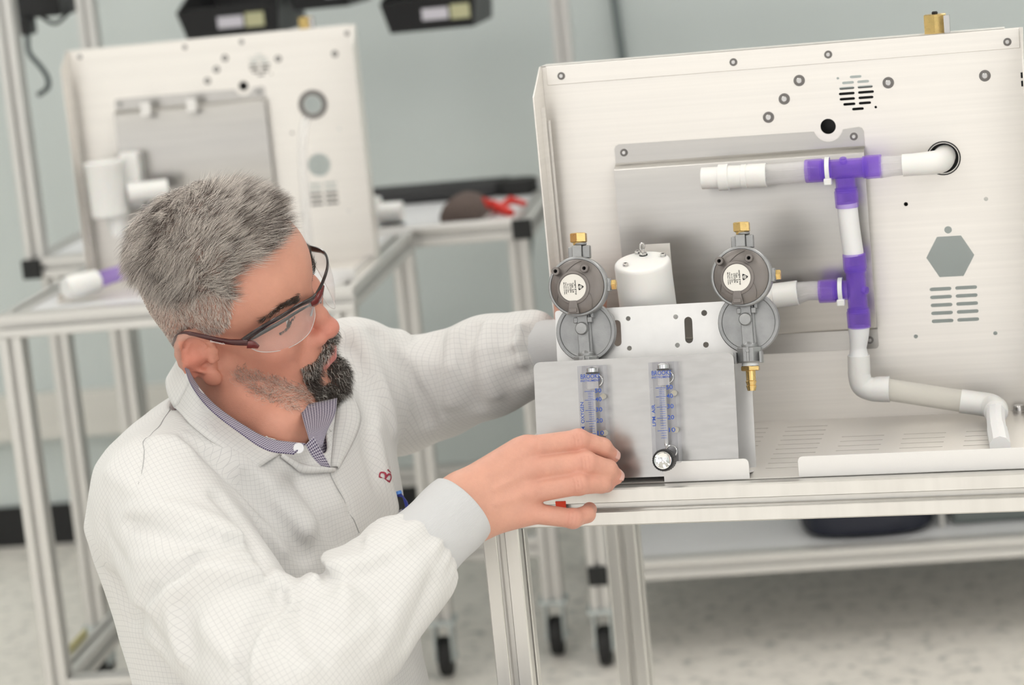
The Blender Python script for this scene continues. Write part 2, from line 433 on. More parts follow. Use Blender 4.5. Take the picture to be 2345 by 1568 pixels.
right_bench = bench('workbench', 'aluminium frame bench with a low shelf, seen below and behind the front bench', BG, -.475, 1.1, 4.585, 5.38, .91, None, wheels=True)
rb = right_bench
post(rb, 'lower_rail', (-.435, 4.605, .193), (1.06, 4.605, .193)); endcap(rb, -.455, 4.585, .19)
post(rb, 'lower_rail', (-.435, 5.36, .10), (1.06, 5.36, .10))
post(rb, 'lower_rail', (-.435, 5.36, .19), (1.06, 5.36, .19)); endcap(rb, -.455, 4.585, .89)
MB().box((-.435, 4.625, .205), (1.06, 5.34, .212)).build('lower_shelf', M['white'], rb)

# things on the corner bench
def slab(name, label, cat, pts, z0, z1, mt, bevel=.01, fr=BG):
    c = (sum(p[0] for p in pts)/len(pts), sum(p[1] for p in pts)/len(pts), z0)
    return MB().prism(pts, z0, z1, Matrix()).build(name, M[mt], fr=fr, base=c, bevel=bevel, label=label, cat=cat)
slab('foam_strip', 'long black foam strip lying along the back of the corner bench', 'foam', [(-1.14, 5.07), (-.66, 5.06), (-.60, 5.12), (-.62, 5.20), (-1.14, 5.20)], .896, .925, 'foam')
m = MB()
for i in range(9):
    a = i/8*PI; m.box((0, 0, 0), (0, 0, 0)) if False else None
pts = [(-.712, 4.70), (-.63, 4.69), (-.61, 4.75), (-.64, 4.80), (-.70, 4.79)]
o = MB()
for k, (s_, z) in enumerate(((1, .896), (1.02, .912), (.85, .93), (.5, .945), (.15, .95))):
    cx_, cy_ = -.66, 4.745
    o.v += [(cx_+(x-cx_)*s_, cy_+(y-cy_)*s_, z) for x, y in pts]
for k in range(4):
    for i in range(5): o.f.append((k*5+i, k*5+(i+1) % 5, (k+1)*5+(i+1) % 5, (k+1)*5+i))
o.f.append((4, 3, 2, 1, 0)); o.f.append((20, 21, 22, 23, 24))
o.build('work_glove', M['brown'], fr=BG, base=(-.66, 4.745, .896), label='crumpled dark brown glove left of the red tool', cat='glove')
rt = thing('hand_pliers', 'red handled pliers lying on the corner bench beside the brown glove', 'pliers', BG, (-.60, 4.76, .896))
MB().tube([(-.645, 4.735, .905), (-.625, 4.735, .925), (-.61, 4.76, .915), (-.572, 4.73, .902)], [.008, .014, .012, .008], 10).build('handle', M['red'], rt)
MB().tube([(-.61, 4.78, .905), (-.58, 4.80, .92), (-.55, 4.79, .91)], [.006, .009, .006], 10).build('handle', M['red'], rt)
MB().tube([(-.61, 4.745, .903), (-.635, 4.70, .901), (-.62, 4.685, .90)], [.006, .006, .003], 8).build('jaw', M['screw'], rt)
bl = thing('tape_reel', 'flat round black reel at the back right of the corner bench', 'reel', BG, (-.598, 5.12, .896))
MB().lathe([(.018, 0), (.042, 0), (.044, .004), (.044, .028), (.042, .032), (.018, .032)], (-.60, 5.10, .896), (0, 0, 1), 32).build('reel_body', M['rubber'], bl)
MB().lathe([(.004, .002), (.018, .002), (.018, .030), (.004, .030)], (-.60, 5.10, .896), (0, 0, 1), 24).build('hub', M['black'], bl)
pf = thing('pipe_coupling', 'white plastic pipe coupling with a narrower spigot, right of the blurred metal housing', 'pipe fitting', BG, (-.85, 4.72, .896))
MB().lathe([(.022, 0), (.026, .002), (.026, .060), (.022, .062)], (-.855, 4.72, .896+.0), (0, 0, 1), 28).build('socket', M['ptfe'], pf)
MB().cyl((-.845, 4.72, .925), (-.788, 4.715, .925), .021, 24).build('spigot', M['ptfe'], pf)
MB().box((-.835, 4.70, .896), (-.79, 4.735, .902)).build('foot', M['ring'], pf)

# storage bins on the bin rail
def bin_(name, label, x0, x1, z0, y0=5.02, y1=5.34, h=.15, contents=True, group='black storage bins hanging above the corner bench'):
    t = thing(name, label, 'bin', BG, ((x0+x1)/2, (y0+y1)/2, z0), group)
    th = .004; m = MB(); i = .012
    lo = [(x0+i, y0+.03), (x1-i, y0+.03), (x1-i, y1), (x0+i, y1)]; hi = [(x0, y0-.0), (x1, y0-.0), (x1, y1), (x0, y1)]
    lo2 = [(x+(th if k in (0, 3) else -th), y+(th if k < 2 else -th)) for k, (x, y) in enumerate(lo)]
    hi2 = [(x+(th if k in (0, 3) else -th), y+(th if k < 2 else -th)) for k, (x, y) in enumerate(hi)]
    hf = [h*.42, h*.42, h, h]
    v = [(x, y, z0) for x, y in lo] + [(x, y, z0+hf[k]) for k, (x, y) in enumerate(hi)] + [(x, y, z0+th) for x, y in lo2] + [(x, y, z0+hf[k]) for k, (x, y) in enumerate(hi2)]
    f = [(3, 2, 1, 0)] + [(k, (k+1) % 4, 4+(k+1) % 4, 4+k) for k in range(4)] + [(8, 9, 10, 11)] + [(8+(k+1) % 4, 8+k, 12+k, 12+(k+1) % 4) for k in range(4)] + [(4+k, 4+(k+1) % 4, 12+(k+1) % 4, 12+k) for k in range(4)]
    m.add(v, f); m.build('tray', M['black'], t, smooth=False)
    MB().box((x0+.03, y0-.001, z0+h*.42), (x1-.03, y0+.006, z0+h*.42+.004)).build('lip', M['black'], t)
    MB().box((x0+.085, y0+.006, z0+.022), (x0+.140, y0+.0085, z0+.046)).build('label_card', mat('card_white', (.62, .6, .66), .6), t)
    MB().box((x0+.145, y0+.005, z0+.020), (x0+.185, y0+.0078, z0+.050)).build('label_card', mat('card_yellow', (.5, .49, .3), .6), t)
    return t
bin_('storage_bin', 'black open-front storage bin above the blurred metal housing, leftmost of the hanging bins', -1.275, -1.055, 1.283)
bin_('storage_bin', 'black storage bin with a white and yellow card hanging left of the front housing', -.835, -.635, 1.262, y0=4.98)
bin_('storage_bin', 'black storage bin whose lower edge just shows between the two larger hanging bins', -1.04, -.90, 1.326, h=.12)
bin_('storage_bin', 'black storage bin whose lower edge just shows above the front housing', -.24, -.06, 1.298, y0=5.0, h=.12, group=None)
post(rb, 'upright', (-.28, 5.38, .91), (-.28, 5.38, 2.05)) if False else None
MB().box((-.46, 5.36, 1.40), (1.1, 5.385, 1.46)).build('bin_rail', M['alu_b'], rb)
post(rb, 'upright', (1.08, 5.38, .91), (1.08, 5.38, 1.6))

# black box with leads at the top left
bx = thing('power_unit', 'black box with a looping grey lead on the tall left bench post', 'electrical box', BG, (-1.53, 4.92, 1.36))
MB().box((-1.565, 4.86, 1.368), (-1.475, 4.98, 1.46)).build('case', M['black'], bx, bevel=.004)
MB().box((-1.56, 4.84, 1.335), (-1.54, 4.9, 1.37)).build('plug', M['black'], bx, bevel=.004)
pp = [(-1.55, 4.86, 1.335), (-1.548, 4.85, 1.30), (-1.525, 4.84, 1.27), (-1.513, 4.84, 1.245), (-1.516, 4.84, 1.225), (-1.54, 4.85, 1.212)]
MB().tube(smooth_path(pp), .0055, 10).build('lead', mat('lead_grey', (.06, .075, .08), .5), bx)
MB().tube(smooth_path([(-1.53, 4.9, 1.37), (-1.50, 4.9, 1.352), (-1.47, 4.92, 1.375)]), .004, 8).build('lead', M['black'], bx)

# leads hanging on the wall
gl = mat('lead_grey2', (.17, .20, .20), .5)
MB().tube(smooth_path([(-.415, 5.865, 2.6), (-.418, 5.865, 1.45), (-.412, 5.865, 1.25), (-.40, 5.865, 1.0)]), .009, 10).build('wall_cable', gl, fr=BG, base=(-.415, 5.865, 1.8), label='thin grey cable running down the wall above the front housing', cat='cable')
MB().tube(smooth_path([(-.60, 5.45, .86), (-.635, 5.45, .70), (-.645, 5.45, .52), (-.62, 5.45, .35)]), .010, 10).build('bench_cable', gl, fr=BG, base=(-.63, 5.45, .6), label='grey cable hanging below the corner bench beside the left regulator', cat='cable')

# bag and box on the low shelf
bag = thing('tool_bag', 'dark navy fabric bag lying on the low shelf under the front bench', 'bag', BG, (.08, 4.82, .213))
def blob(name, pts, parent, mt, sub=2):
    m = MB(); me = None
    n = len(pts[0][1]); 
    for z, ring in pts: m.v += [(x, y, z) for x, y in ring]
    for k in range(len(pts)-1):
        for i in range(n): m.f.append((k*n+i, k*n+(i+1) % n, (k+1)*n+(i+1) % n, (k+1)*n+i))
    m.f.append(tuple(range(n))[::-1]); m.f.append(tuple((len(pts)-1)*n+i for i in range(n)))
    o = m.build(name, mt, parent); sd = o.modifiers.new('sub', 'SUBSURF'); sd.levels = sub; sd.render_levels = sub; return o
rg = lambda x0, x1, y0, y1: [(x0, y0), ((x0+x1)/2, y0-.006), (x1, y0), (x1+.004, (y0+y1)/2), (x1, y1), ((x0+x1)/2, y1+.006), (x0, y1), (x0-.004, (y0+y1)/2)]
blob('bag_body', [(.213, rg(-.045, .205, 4.645, 4.95)), (.22, rg(-.055, .215, 4.64, 4.96)), (.31, rg(-.04, .21, 4.66, 4.95)), (.38, rg(-.02, .19, 4.73, 4.93)), (.40, rg(.0, .16, 4.76, 4.91))], bag, M['navy'])
MB().tube(smooth_path([(.03, 4.8, .385), (.06, 4.79, .43), (.11, 4.79, .43), (.14, 4.8, .385)]), .008, 10).build('handle', M['navy'], bag)
tt = thing('storage_tote', 'dark grey plastic tote on the low shelf right of the navy bag', 'tote', BG, (.5, 4.85, .213))
MB().box((.245, 4.70, .213), (.75, 5.0, .42)).build('tote_body', M['grey'], tt, bevel=.01)
MB().box((.235, 4.69, .42), (.76, 5.01, .432)).build('rim', M['grey'], tt, bevel=.003)
MB().cyl((.225, 4.7, .213), (.225, 4.7, .40), .006, 12).build('spacer_rod', M['alu'], fr=BG, base=(.225, 4.7, .213), label='thin silver rod standing between navy bag and grey tote', cat='rod')
# ------------------------------------------------------------------ front bench
front_bench = bench('workbench', 'sharp aluminium extrusion bench in front, carrying the open steel housing and gas regulators', FG, 0, .72, 0, .64, .8955, .20, mt='alu', surface=None)
MB().box((.04, .04, .878), (.68, .60, .884)).build('worktop', M['white'], front_bench)
tl_ = thing('warning_label', 'small red warning label stuck on the front rail under the hand', 'label', FG, (.088, 0, .873))
MB().box((.0835, -.0008, .862), (.0945, 0, .884)).build('sticker', M['redtape'], tl_, smooth=False)
put('print', text_mesh('!', .012, Matrix.Translation((.0865, -.0009, .869)) @ XZ), M['ink'], tl_)

# ------------------------------------------------------------------ open steel housing
PX0, PX1, PZ0, PZ1, PY = .047, .581, .8965, 1.3185, .280
def housing(name, label, fr, dx=0, dy=0, dz=0, full=True):
    """open-front sheet housing; coordinates in fr plus an offset"""
    D = Matrix.Translation((dx, dy, dz))
    t = thing(name, label, 'equipment housing', fr, (dx+.31, dy+.17, dz+PZ0))
    holes = []
    hx = [(.4885+.0262*math.cos(a), 1.0738+.0262*math.sin(a)) for a in [k*PI/3 for k in range(6)]]
    if not full: hx = circ(.487, 1.073, .021, 24)
    holes.append(hx)
    if full: holes.append(circ(.488, 1.1035, .0042, 14))
    holes.append(circ(.365, 1.227, .0085, 24))
    holes.append(circ(.488, 1.183, .0165, 32))
    for x, z in ((.444, 1.135), (.531, 1.135), (.445, .986), (.532, .985)): holes.append(circ(x, z, .0024, 12))
    for r_ in range(5):
        z = 1.038-.009*r_
        holes.append(slot(.4635, .4875, z, .0021)); holes.append(slot(.4915, .5155, z, .0021))
    gc = (.3985, 1.2615)
    for k, (wl, wr) in enumerate(((0, 0), (.013, .013), (.0165, .0165), (.0175, .0175), (.017, .0165), (.0135, .0135), (0, 0))):
        z = gc[1]+.0178-.0059*k
        if wl == 0: holes.append(slot(gc[0]-.006, gc[0]+.007, z, .0015)); continue
        holes.append(slot(gc[0]-.0018-wl, gc[0]-.0018, z, .0015)); holes.append(slot(gc[0]+.0018, gc[0]+.0018+wr, z, .0015))
    holes.append(circ(gc[0]-.019, gc[1]+.0175, .0015, 10)); holes.append(circ(gc[0]+.020, gc[1]-.0172, .0015, 10))
    me = curve_mesh([[(PX0, PZ0), (PX1, PZ0), (PX1, PZ1), (PX0, PZ1)]] + holes, .0015, D @ Matrix.Translation((0, PY+.0015, 0)) @ XZ)
    put('back_panel', me, M['steel'], t)
    # top band folded slightly forward
    MB().box((PX0+.006, PY-.0010, PZ1-.022), (PX1-.004, PY, PZ1-.0005)).build('top_band', M['steel'], t, m=D, bevel=.0008)
    # side flanges
    L = MB().prism([(.226, PZ0), (.278, PZ0), (.2795, PZ1), (.272, PZ1), (.226, PZ1-.030)], 0, .0013, Matrix(((0, 0, 1, PX0), (1, 0, 0, 0), (0, 1, 0, 0), (0, 0, 0, 1))))
    L.box((PX0, .255, PZ0+.02), (PX0+.006, .258, PZ1-.045)); L.box((PX0, .262, PZ0+.01), (PX0+.009, .2635, PZ1-.06))
    L.build('side_flange', M['steel'], t, m=D)
    MB().prism([(.226, PZ0), (.278, PZ0), (.2795, PZ1), (.272, PZ1), (.226, PZ1-.030)], 0, .0013, Matrix(((0, 0, 1, PX1-.001), (1, 0, 0, 0), (0, 1, 0, 0), (0, 0, 0, 1)))).build('side_flange', M['steel'], t, m=D)
    MB().box((PX1-.0050, .2785, 1.264), (PX1-.003, .2795, 1.270)).box((PX1-.0050, .2785, 1.255), (PX1-.003, .2795, 1.261)).build('side_slot', M['dark'], t, m=D)
    # tray floor with louvre slots
    tf = [[(PX0, .0178), (PX1, .0178), (PX1, PY), (PX0, PY)]]
    rows = [(x0, x1, .188-.0214*k) for k in range(4) for x0, x1 in ((.365, .4115), (.432, .478), (.499, .5445))]
    rows += [(.298, .344, .2465-.0209*k) for k in range(10)] + [(.232, .277, .2465-.0209*k) for k in range(10)]
    for x0, x1, y in rows: tf.append(slot(x0, x1, y, .0009, 3))
    me = curve_mesh(tf, .0012, D @ Matrix.Translation((0, 0, PZ0-.0012)))
    put('tray_floor', me, M['steel'], t)
    MB().box((PX0, .045, PZ0-.012), (PX1, .30, PZ0-.0105)).build('tray_base', M['dark'], t, m=D)  # coloured near-black so the louvre slots above look shaded
    # front lip in two lengths with rounded corners, short side walls
    for x0, x1 in ((.198, .2875), (.3385, PX1)):
        z1 = .9178
        me = curve_mesh([rrect(x0, .8965, x1, z1, .005, corners=(0, 0, 1, 1))], .0016, D @ Matrix.Translation((0, .0175, 0)) @ XZ)
        put('front_lip', me, M['lip'], t)
    MB().prism([(.036, PZ0), (.278, PZ0), (.278, PZ0+.030), (.036, PZ0+.012)], 0, .0013, Matrix(((0, 0, 1, PX0-.0), (1, 0, 0, 0), (0, 1, 0, 0), (0, 0, 0, 1)))).build('tray_side', M['steel'], t, m=D)
    # hat shaped mounting plate: flanges on the panel, raised middle with open sides
    x0, x1 = .1235, .4035; zt, zb = 1.224, .975; n = 14
    top = [(x0+.004, 1.2035), (x0, 1.2035), (x0, zt-.005), (x0+.0015, zt-.0015), (x0+.005, zt)]
    arc = [(.365+.0165*math.cos(a), 1.2265+.0165*math.sin(a)) for a in [PI+.25 + (PI-.5)*k/n for k in range(n+1)]]
    me = curve_mesh([[(x0, 1.2005), (x0, zt-.005), (x0+.0015, zt-.0015), (x0+.005, zt)] + arc + [(x1-.005, zt), (x1-.0015, zt-.0015), (x1, zt-.005), (x1, 1.2005)]], .0012, D @ Matrix.Translation((0, PY, 0)) @ XZ)
    put('mounting_flange', me, M['plate'], t)
    me = curve_mesh([rrect(x0, zb, x1, .999, .004, corners=(1, 1, 0, 0))], .0012, D @ Matrix.Translation((0, PY, 0)) @ XZ)
    put('mounting_flange', me, M['plate'], t)
    body = MB(); yy = PY-.0145
    sec = [(PY-.0002, 1.2035), (PY-.004, 1.2020), (yy+.001, 1.1985), (yy, 1.196), (yy, 1.002), (yy+.001, .9995), (PY-.003, .9975), (PY-.0002, .9965)]
    sec2 = [(y+.0012, z) for y, z in sec][::-1]
    body.prism(sec+sec2, x0, x1, Matrix(((0, 0, 1, 0), (1, 0, 0, 0), (0, 1, 0, 0), (0, 0, 0, 1))))
    body.build('mounting_plate', M['plate'], t, m=D, angle=60)
    if full:
        MB().box((x0+.11, yy-.0008, 1.036), (x1-.03, yy, 1.040)).build('plate_crease', M['plate'], t, m=D)
    # rivets / screws
    sc = [(.070, 1.306, 0), (.266, 1.306, 0), (.371, 1.306, 0), (.564, 1.304, 0), (.538, 1.2695, 1), (.434, 1.270, 1), (.337, 1.280, 1), (.319, 1.261, 1), (.300, 1.242, 1), (.134, 1.2145, 2), (.3925, 1.2140, 2), (.394, .985, 2)]
    for x, z, k in sc:
        y = PY-.001 if k == 0 else PY-.0012 if k == 2 else PY
        r_ = .0043 if k != 1 else .0062
        w_ = MB().lathe([(r_*.45, 0), (r_, 0), (r_, .0008), (r_*.93, .0012), (r_*.45, .0012)], (x, y, z), (0, -1, 0), 20).build('washer', M['ring'], t, m=D)
        MB().lathe([(r_*.52, 0), (r_*.52, .002), (r_*.42, .0026)], (x, y, z), (0, -1, 0), 16).build('screw', M['screw'], w_, m=D)
    if not full:
        MB().lathe([(.0175, 0), (.0260, 0), (.0260, .003), (.0175, .003)], (.488, PY, 1.183), (0, -1, 0), 32, closed=False).build('port_ring', M['ring'], t, m=D)
    if full:
        pl = MB().lathe([(.0175, -.001), (.0188, -.001), (.0188, .0008), (.0175, .0008)], (.488, PY, 1.183), (0, -1, 0), 32, closed=False)
        pl.build('grommet', M['rubber'], t, m=D)
        kn = MB(); kn.lathe([(.0045, 0), (.0062, 0), (.0062, .007), (.005, .009), (.003, .009)], (.553, .268, .8965), (0, 0, 1), 24); kn.lathe([(.0066, .002), (.0068, .003), (.0066, .004)], (.553, .268, .8965), (0, 0, 1), 24)
        kn.build('tray_knob', M['screw'], t, m=D)
    MB().box((.14, PY+.02, 1.00), (.445, PY+.075, 1.2615)).box(*(((.445, PY+.02, 1.150), (.515, PY+.075, 1.2150)) if full else ((.43, PY+.02, 1.10), (.445, PY+.075, 1.25)))).build('rear_box', M['black'], t, m=D)
    MB().box((x0+.02, yy+.0016, 1.006), (x1-.0015, PY-.0004, 1.192)).build('gap_shade_block', M['black'], t, m=D)  # unseen black block added to keep the open side gap dark
    hb = MB().hexn((.4875, .300, PZ1-.02), (.4875, .300, PZ1+.0205), .0135, .06).build('brass_port', M['brass'], t, m=D)
    MB().lathe([(.003, 0), (.0035, .0015), (.0025, .003)], (.4875, .300, PZ1+.0205), (0, 0, 1), 16).build('valve_pin', M['rubber'], hb, m=D)
    MB().box((.4975, .285, PZ1-.005), (.5035, .30, PZ1+.019)).build('bracket_tab', M['screw'], t, m=D)
    MB().box((PX0, PY, PZ1-.0015), (PX1-.02, PY+.03, PZ1)).build('top_fold', M['steel'], t, m=D)
    return t
front_housing = housing('steel_housing', 'large cream steel housing with purple tees and clear tubing, open tray in front', FG)
back_housing = housing('steel_housing', 'blurred steel housing on the rear left bench behind the technician', BG, dx=-1.302-.047, dy=4.30-.28, full=False)
# left housing's own fittings
fx_ = thing('plastic_valve', 'white plastic cylinder valve hanging on the blurred rear housing', 'valve', BG, (-1.24, 4.22, 1.05))
MB().lathe([(.028, 0), (.033, .004), (.034, .09), (.036, .094), (.036, .10), (.03, .102)], (-1.235, 4.215, 1.02), (0, 0, 1), 28).build('valve_body', M['ptfe'], fx_)
MB().cyl((-1.20, 4.22, 1.06), (-1.13, 4.24, 1.06), .018, 20).build('spigot', M['ptfe'], fx_)
MB().box((-1.215, 4.24, 1.03), (-1.18, 4.285, 1.13)).build('bracket', M['ptfe'], fx_, bevel=.004)
MB().cyl((-1.225, 4.215, .985), (-1.225, 4.215, 1.02), .016, 20).build('outlet', M['ptfe'], fx_)
pc = thing('purple_connector', 'white and purple tube connector lying on the rear left bench', 'connector', BG, (-1.24, 4.06, .9))
MB().tube([(-1.275, 4.025, .925), (-1.262, 4.04, .925), (-1.235, 4.075, .926)], [.018, .021, .020], 18).build('sleeve', M['ptfe'], pc)
MB().tube([(-1.232, 4.078, .927), (-1.20, 4.115, .932), (-1.175, 4.14, .936)], [.014, .013, .015], 18).build('tube', M['purple'], pc)
MB().tube(smooth_path([(-.865, 4.14, .90), (-.862, 4.14, 1.0), (-.858, 4.15, 1.12), (-.85, 4.17, 1.17)]), .0075, 12).build('clear_hose', M['silicone'], fr=BG, base=(-.862, 4.14, .9), label='thin clear hose standing up in front of the blurred rear housing', cat='hose')
for i, x in enumerate((-1.16, -1.075)):
    MB().box((x-.009, 4.2835-.02, 1.192), (x+.009, 4.2845-.02, 1.215)).build('white_sticker', M['lip'], fr=BG, base=(x, 4.264, 1.2), label=('left' if i == 0 else 'right')+' of two small white stickers on the blurred rear housing', cat='sticker', group='stickers on the rear housing')
MB().box((-1.3795, 4.09, .214), (-1.3755, 4.20, .262)).build('rail_tag', M['yellow'], fr=BG, base=(-1.377, 4.15, .214), label='small pale yellow tag on the lower left rail of the rear left bench', cat='tag')
# ------------------------------------------------------------------ regulator assembly, leaning back on the rail
LEAN = math.radians(12)
LA = Matrix(((1, 0, 0, .065), (0, math.sin(LEAN), -math.cos(LEAN), .020), (0, math.cos(LEAN), math.sin(LEAN), .9015), (0, 0, 0, 1)))
def la(a, b, c=0): return tuple(LA @ Vector((a, b, c)))
T = Matrix.Translation
asm = thing('regulator_bracket', 'bent aluminium bracket leaning on the front rail, holding regulators and flow meters', 'bracket', FG, (.17, .04, .8965))
me = curve_mesh([rrect(-.0018, .0, .2117, .1255, .007, corners=(0, 0, 1, 1))[:1] + [(.150, .0), (.150, .003), (.2117, .003)] + rrect(-.0018, .0, .2117, .1255, .007, corners=(0, 0, 1, 1))[2:]], .0016, LA)
put('front_plate', me, M['rotplate'], asm)
lp = [rrect(.0135, -.012, .2225, .1805, .003, corners=(0, 0, 1, 1))]
lp += [[(x, y) for x, y in [(.0805+.0043*math.cos(a), cy+.0043*math.sin(a)) for cy, a in [(.1627, k*PI/8) for k in range(9)] + [(.1433, PI+k*PI/8) for k in range(9)]]]]
lp += [[(x, y) for x, y in [(.1578+.0043*math.cos(a), cy+.0043*math.sin(a)) for cy, a in [(.1620, k*PI/8) for k in range(9)] + [(.1425, PI+k*PI/8) for k in range(9)]]]]
for a, b, r in ((.0932, .1679, .0026), (.093, .1362, .0026), (.1446, .167, .0026), (.145, .1368, .0026), (.1753, .1694, .0032), (.1755, .1357, .0031)): lp.append(circ(a, b, r, 16))
put('rear_plate', curve_mesh(lp, .0016, LA @ T((0, 0, -.0465))), M['bracket'], asm)
MB().prism([(-.0465, .1175), (-.0465, .1195), (-.0455, .1205), (-.0445, .1190)], .0135, .19, LA @ Matrix(((0, 0, 1, 0), (0, 1, 0, 0), (1, 0, 0, 0), (0, 0, 0, 1)))).build('fold', M['bracket'], asm)
MB().box((.0135, .0005, -.046), (.2225, .002, -.0)).build('base_fold', M['bracket'], asm, m=LA)

def regulator(label, a, b, barb=True):
    R = LA @ T((a, b, -.016))
    t = thing('gas_regulator', label, 'regulator', FG, tuple(R @ Vector((0, -.02, -.02))), 'gas regulators on the bracket')
    # lower diaphragm housing
    m = MB(); m.lathe([(.0, -.028), (.020, -.028), (.0305, -.024), (.0325, -.022), (.0325, -.0165), (.0315, -.0150), (.0285, -.0150), (.0278, -.0165), (.0265, -.0170), (.012, -.0135), (0, -.0130)], (.0028, -.0475, 0), (0, 0, 1), 48, closed=False)
    m.build('lower_housing', M['zinc'], t, m=R)
    m = MB()
    m.prism([(-.0030, -.081), (.0090, -.081), (.0072, -.027), (-.0045, -.027)], -.020, -.005, Matrix())
    m.prism([(.0078, -.070), (.0108, -.070), (.0098, -.029), (.0068, -.029)], -.018, -.009, Matrix())
    m.box((-.0075, -.0385, -.018), (-.0030, -.0325, -.004)); m.box((.0075, -.0385, -.018), (.0125, -.0325, -.004)); m.box((.0105, -.0335, -.018), (.0140, -.026, -.006))
    m.build('centre_rib', M['zinc'], t, m=R, bevel=.0007)
    m = MB(); m.lathe([(.0068, -.016), (.0068, -.001), (.0058, .0008), (.0052, .0010)], (.0015, -.0445, 0), (0, 0, 1), 28); m.build('test_plug', M['screw'] if False else M['zinc'], t, m=R)
    m = MB(); m.lathe([(.0005, 0), (.0060, .0065), (.0085, .0095), (.0085, .0130)], (.0032, -.0615, -.011), (0, -1, 0), 24); m.build('outlet_cone', M['zinc'], t, m=R)
    m = MB(); m.lathe([(.0115, 0), (.0135, .001), (.0135, .0150), (.0120, .0165)], (.0032, -.0735, -.011), (0, -1, 0), 8, twist=PI/8)
    m.box((.0020, -.0885, .0), (.0042, -.0735, .0040)); m.lathe([(.0018, 0), (.0018, .0020)], (.003, -.0775, .0035), (0, 0, 1), 12)
    m.box((-.0125, -.0905, -.013), (-.0095, -.0785, .0010)); m.box((.0145, -.0905, -.013), (.0172, -.0785, .0010))
    m.build('outlet_collar', M['zinc'], t, m=R, bevel=.0005)
    # upper stage
    m = MB(); m.lathe([(.0, -.014), (.0300, -.014), (.0319, -.012), (.0319, .0005), (.0308, .0018), (.0293, .0018), (.0290, .0002), (0, .0002)], (0, 0, 0), (0, 0, 1), 56, closed=False)
    m.build('upper_ring', M['zinc'], t, m=R)
    cp = MB(); cp.lathe([(.0287, -.001), (.0287, .0022), (.0276, .0034), (.022, .0052), (.0182, .0062), (0, .0064)], (0, 0, 0), (0, 0, 1), 56, closed=False)
    c = cp.build('cap', M['cap'], t, m=R)
    lc = (-.0036, -.0013)
    rb_ = MB()
    for a0, a1, r0, r1 in ((2.0, 1.35, .0178, .0278), (3.4, 3.75, .0170, .0278), (-.35, -1.0, .0185, .028)):
        pth = [((r0+(r1-r0)*k/8)*math.cos(a0+(a1-a0)*k/8*1.0)+lc[0]*(1-k/8), (r0+(r1-r0)*k/8)*math.sin(a0+(a1-a0)*k/8)+lc[1]*(1-k/8), .0068-(k/8)**2*.0034) for k in range(9)]
        rb_.tube(pth, .00042, 6)
    rb_.build('ribs', M['cap'], c, m=R)
    m = MB(); m.lathe([(.0182, .004), (.0178, .0078), (.0165, .0086), (.0152, .0086), (.0150, .0078), (0, .0078)], (lc[0], lc[1], 0), (0, 0, 1), 48, closed=False)
    m.build('centre_boss', M['cap'], t, m=R)
    lb = MB().lathe([(.0, .0079), (.0143, .0079), (.0143, .0082), (0, .0082)], (lc[0], lc[1], 0), (0, 0, 1), 48, closed=False).build('label_disc', M['label'], t, m=R)
    rot = T((lc[0], lc[1], .0083)) @ Matrix.Rotation(-PI/2+.04, 4, 'Z')
    tx = [('cavagna group', .0027, .0032, .0155), ('Type  524', .0029, .0000, .0105), ('OXYGEN', .0030, -.0026, .0098), ('Pin: 3,7-16bar', .0018, -.0052, .0095), ('Pout: nom 50mbar', .0018, -.0072, .0125), ('Min Flow 12 l/min', .0018, -.0092, .0128)]
    mes = [text_mesh(s_, sz, rot @ T((0, y, 0)), width=wd, depth=.0001, bold=.015) for s_, sz, y, wd in tx]
    n_ = join_meshes('print', mes); put('print', n_, M['ink'], lb) if False else None
    n_.transform(R); put('print', n_, M['ink'], lb)
    tri = [(0, .0048), (-.0040, -.0018), (.0040, -.0018)]
    lg = []
    for i in range(3):
        p0_, p1_, p2_ = [Vector(tri[(i+k) % 3]) for k in (-1, 0, 1)]
        for k in range(6):
            s_ = .25*k/5; lg.append(tuple((p1_*(1-.25)+p0_*.25)*(1-k/5)**2 + p1_*2*(k/5)*(1-k/5) + (p1_*(1-.25)+p2_*.25)*(k/5)**2))
    me = curve_mesh([lg, circ(0, .0004, .00185, 20)], .0001, R @ rot @ T((.0, .0078, 0)))
    g_ = text_mesh('G', .0036, R @ rot @ T((0, .0082, 0)), depth=.0001)
    put('emblem', join_meshes('emblem', [me, g_]), M['ink'], lb)
    for i, (x, y) in enumerate(((-.0208, .0170), (.0103, .0183))):
        m = MB(); m.lathe([(.0046, .002), (.0044, .0115), (.0040, .0122), (.0020, .0122), (.0018, .0115), (.0018, .004)], (x, y, 0), (0, 0, 1), 24, closed=False)
        pt = m.build('tapped_post', M['cap'], t, m=R)
        MB().cyl((x, y, .0042), (x, y, .0060), .0018, 16).build('bore', M['dark'], pt, m=R)
    m = MB(); m.prism([(-.0105, -.0290), (.0020, -.0290), (-.0002, -.0150), (-.0080, -.0150)], .002, .0092, Matrix())
    m.prism([(-.0086, -.0275), (.0000, -.0275), (.0000, -.0232), (-.0086, -.0232)], .009, .0112, Matrix()); m.build('lug', M['cap'], t, m=R, bevel=.0006)
    # inlet at the top and side port
    m = MB(); m.box((-.0048, .0285, -.014), (.0055, .0440, -.0005)); m.box((.0055, .0300, -.014), (.0134, .0436, -.0045)); m.box((-.0100, .0290, -.018), (-.0048, .0425, -.006))
    m.lathe([(.0070, 0), (.0070, .0028)], (.0030, .0440, -.008), (0, 1, 0), 20); m.build('inlet_block', M['zinc'], t, m=R, bevel=.0009)
    m = MB(); m.lathe([(.0062, 0), (.0066, .0035)], (.0016, .0445, -.008), (0, 1, 0), 20); m.hexn((.0016, .0470, -.008), (.0016, .0572, -.008), .0094, .14)
    m.build('inlet_nut', M['brass'], t, m=R)
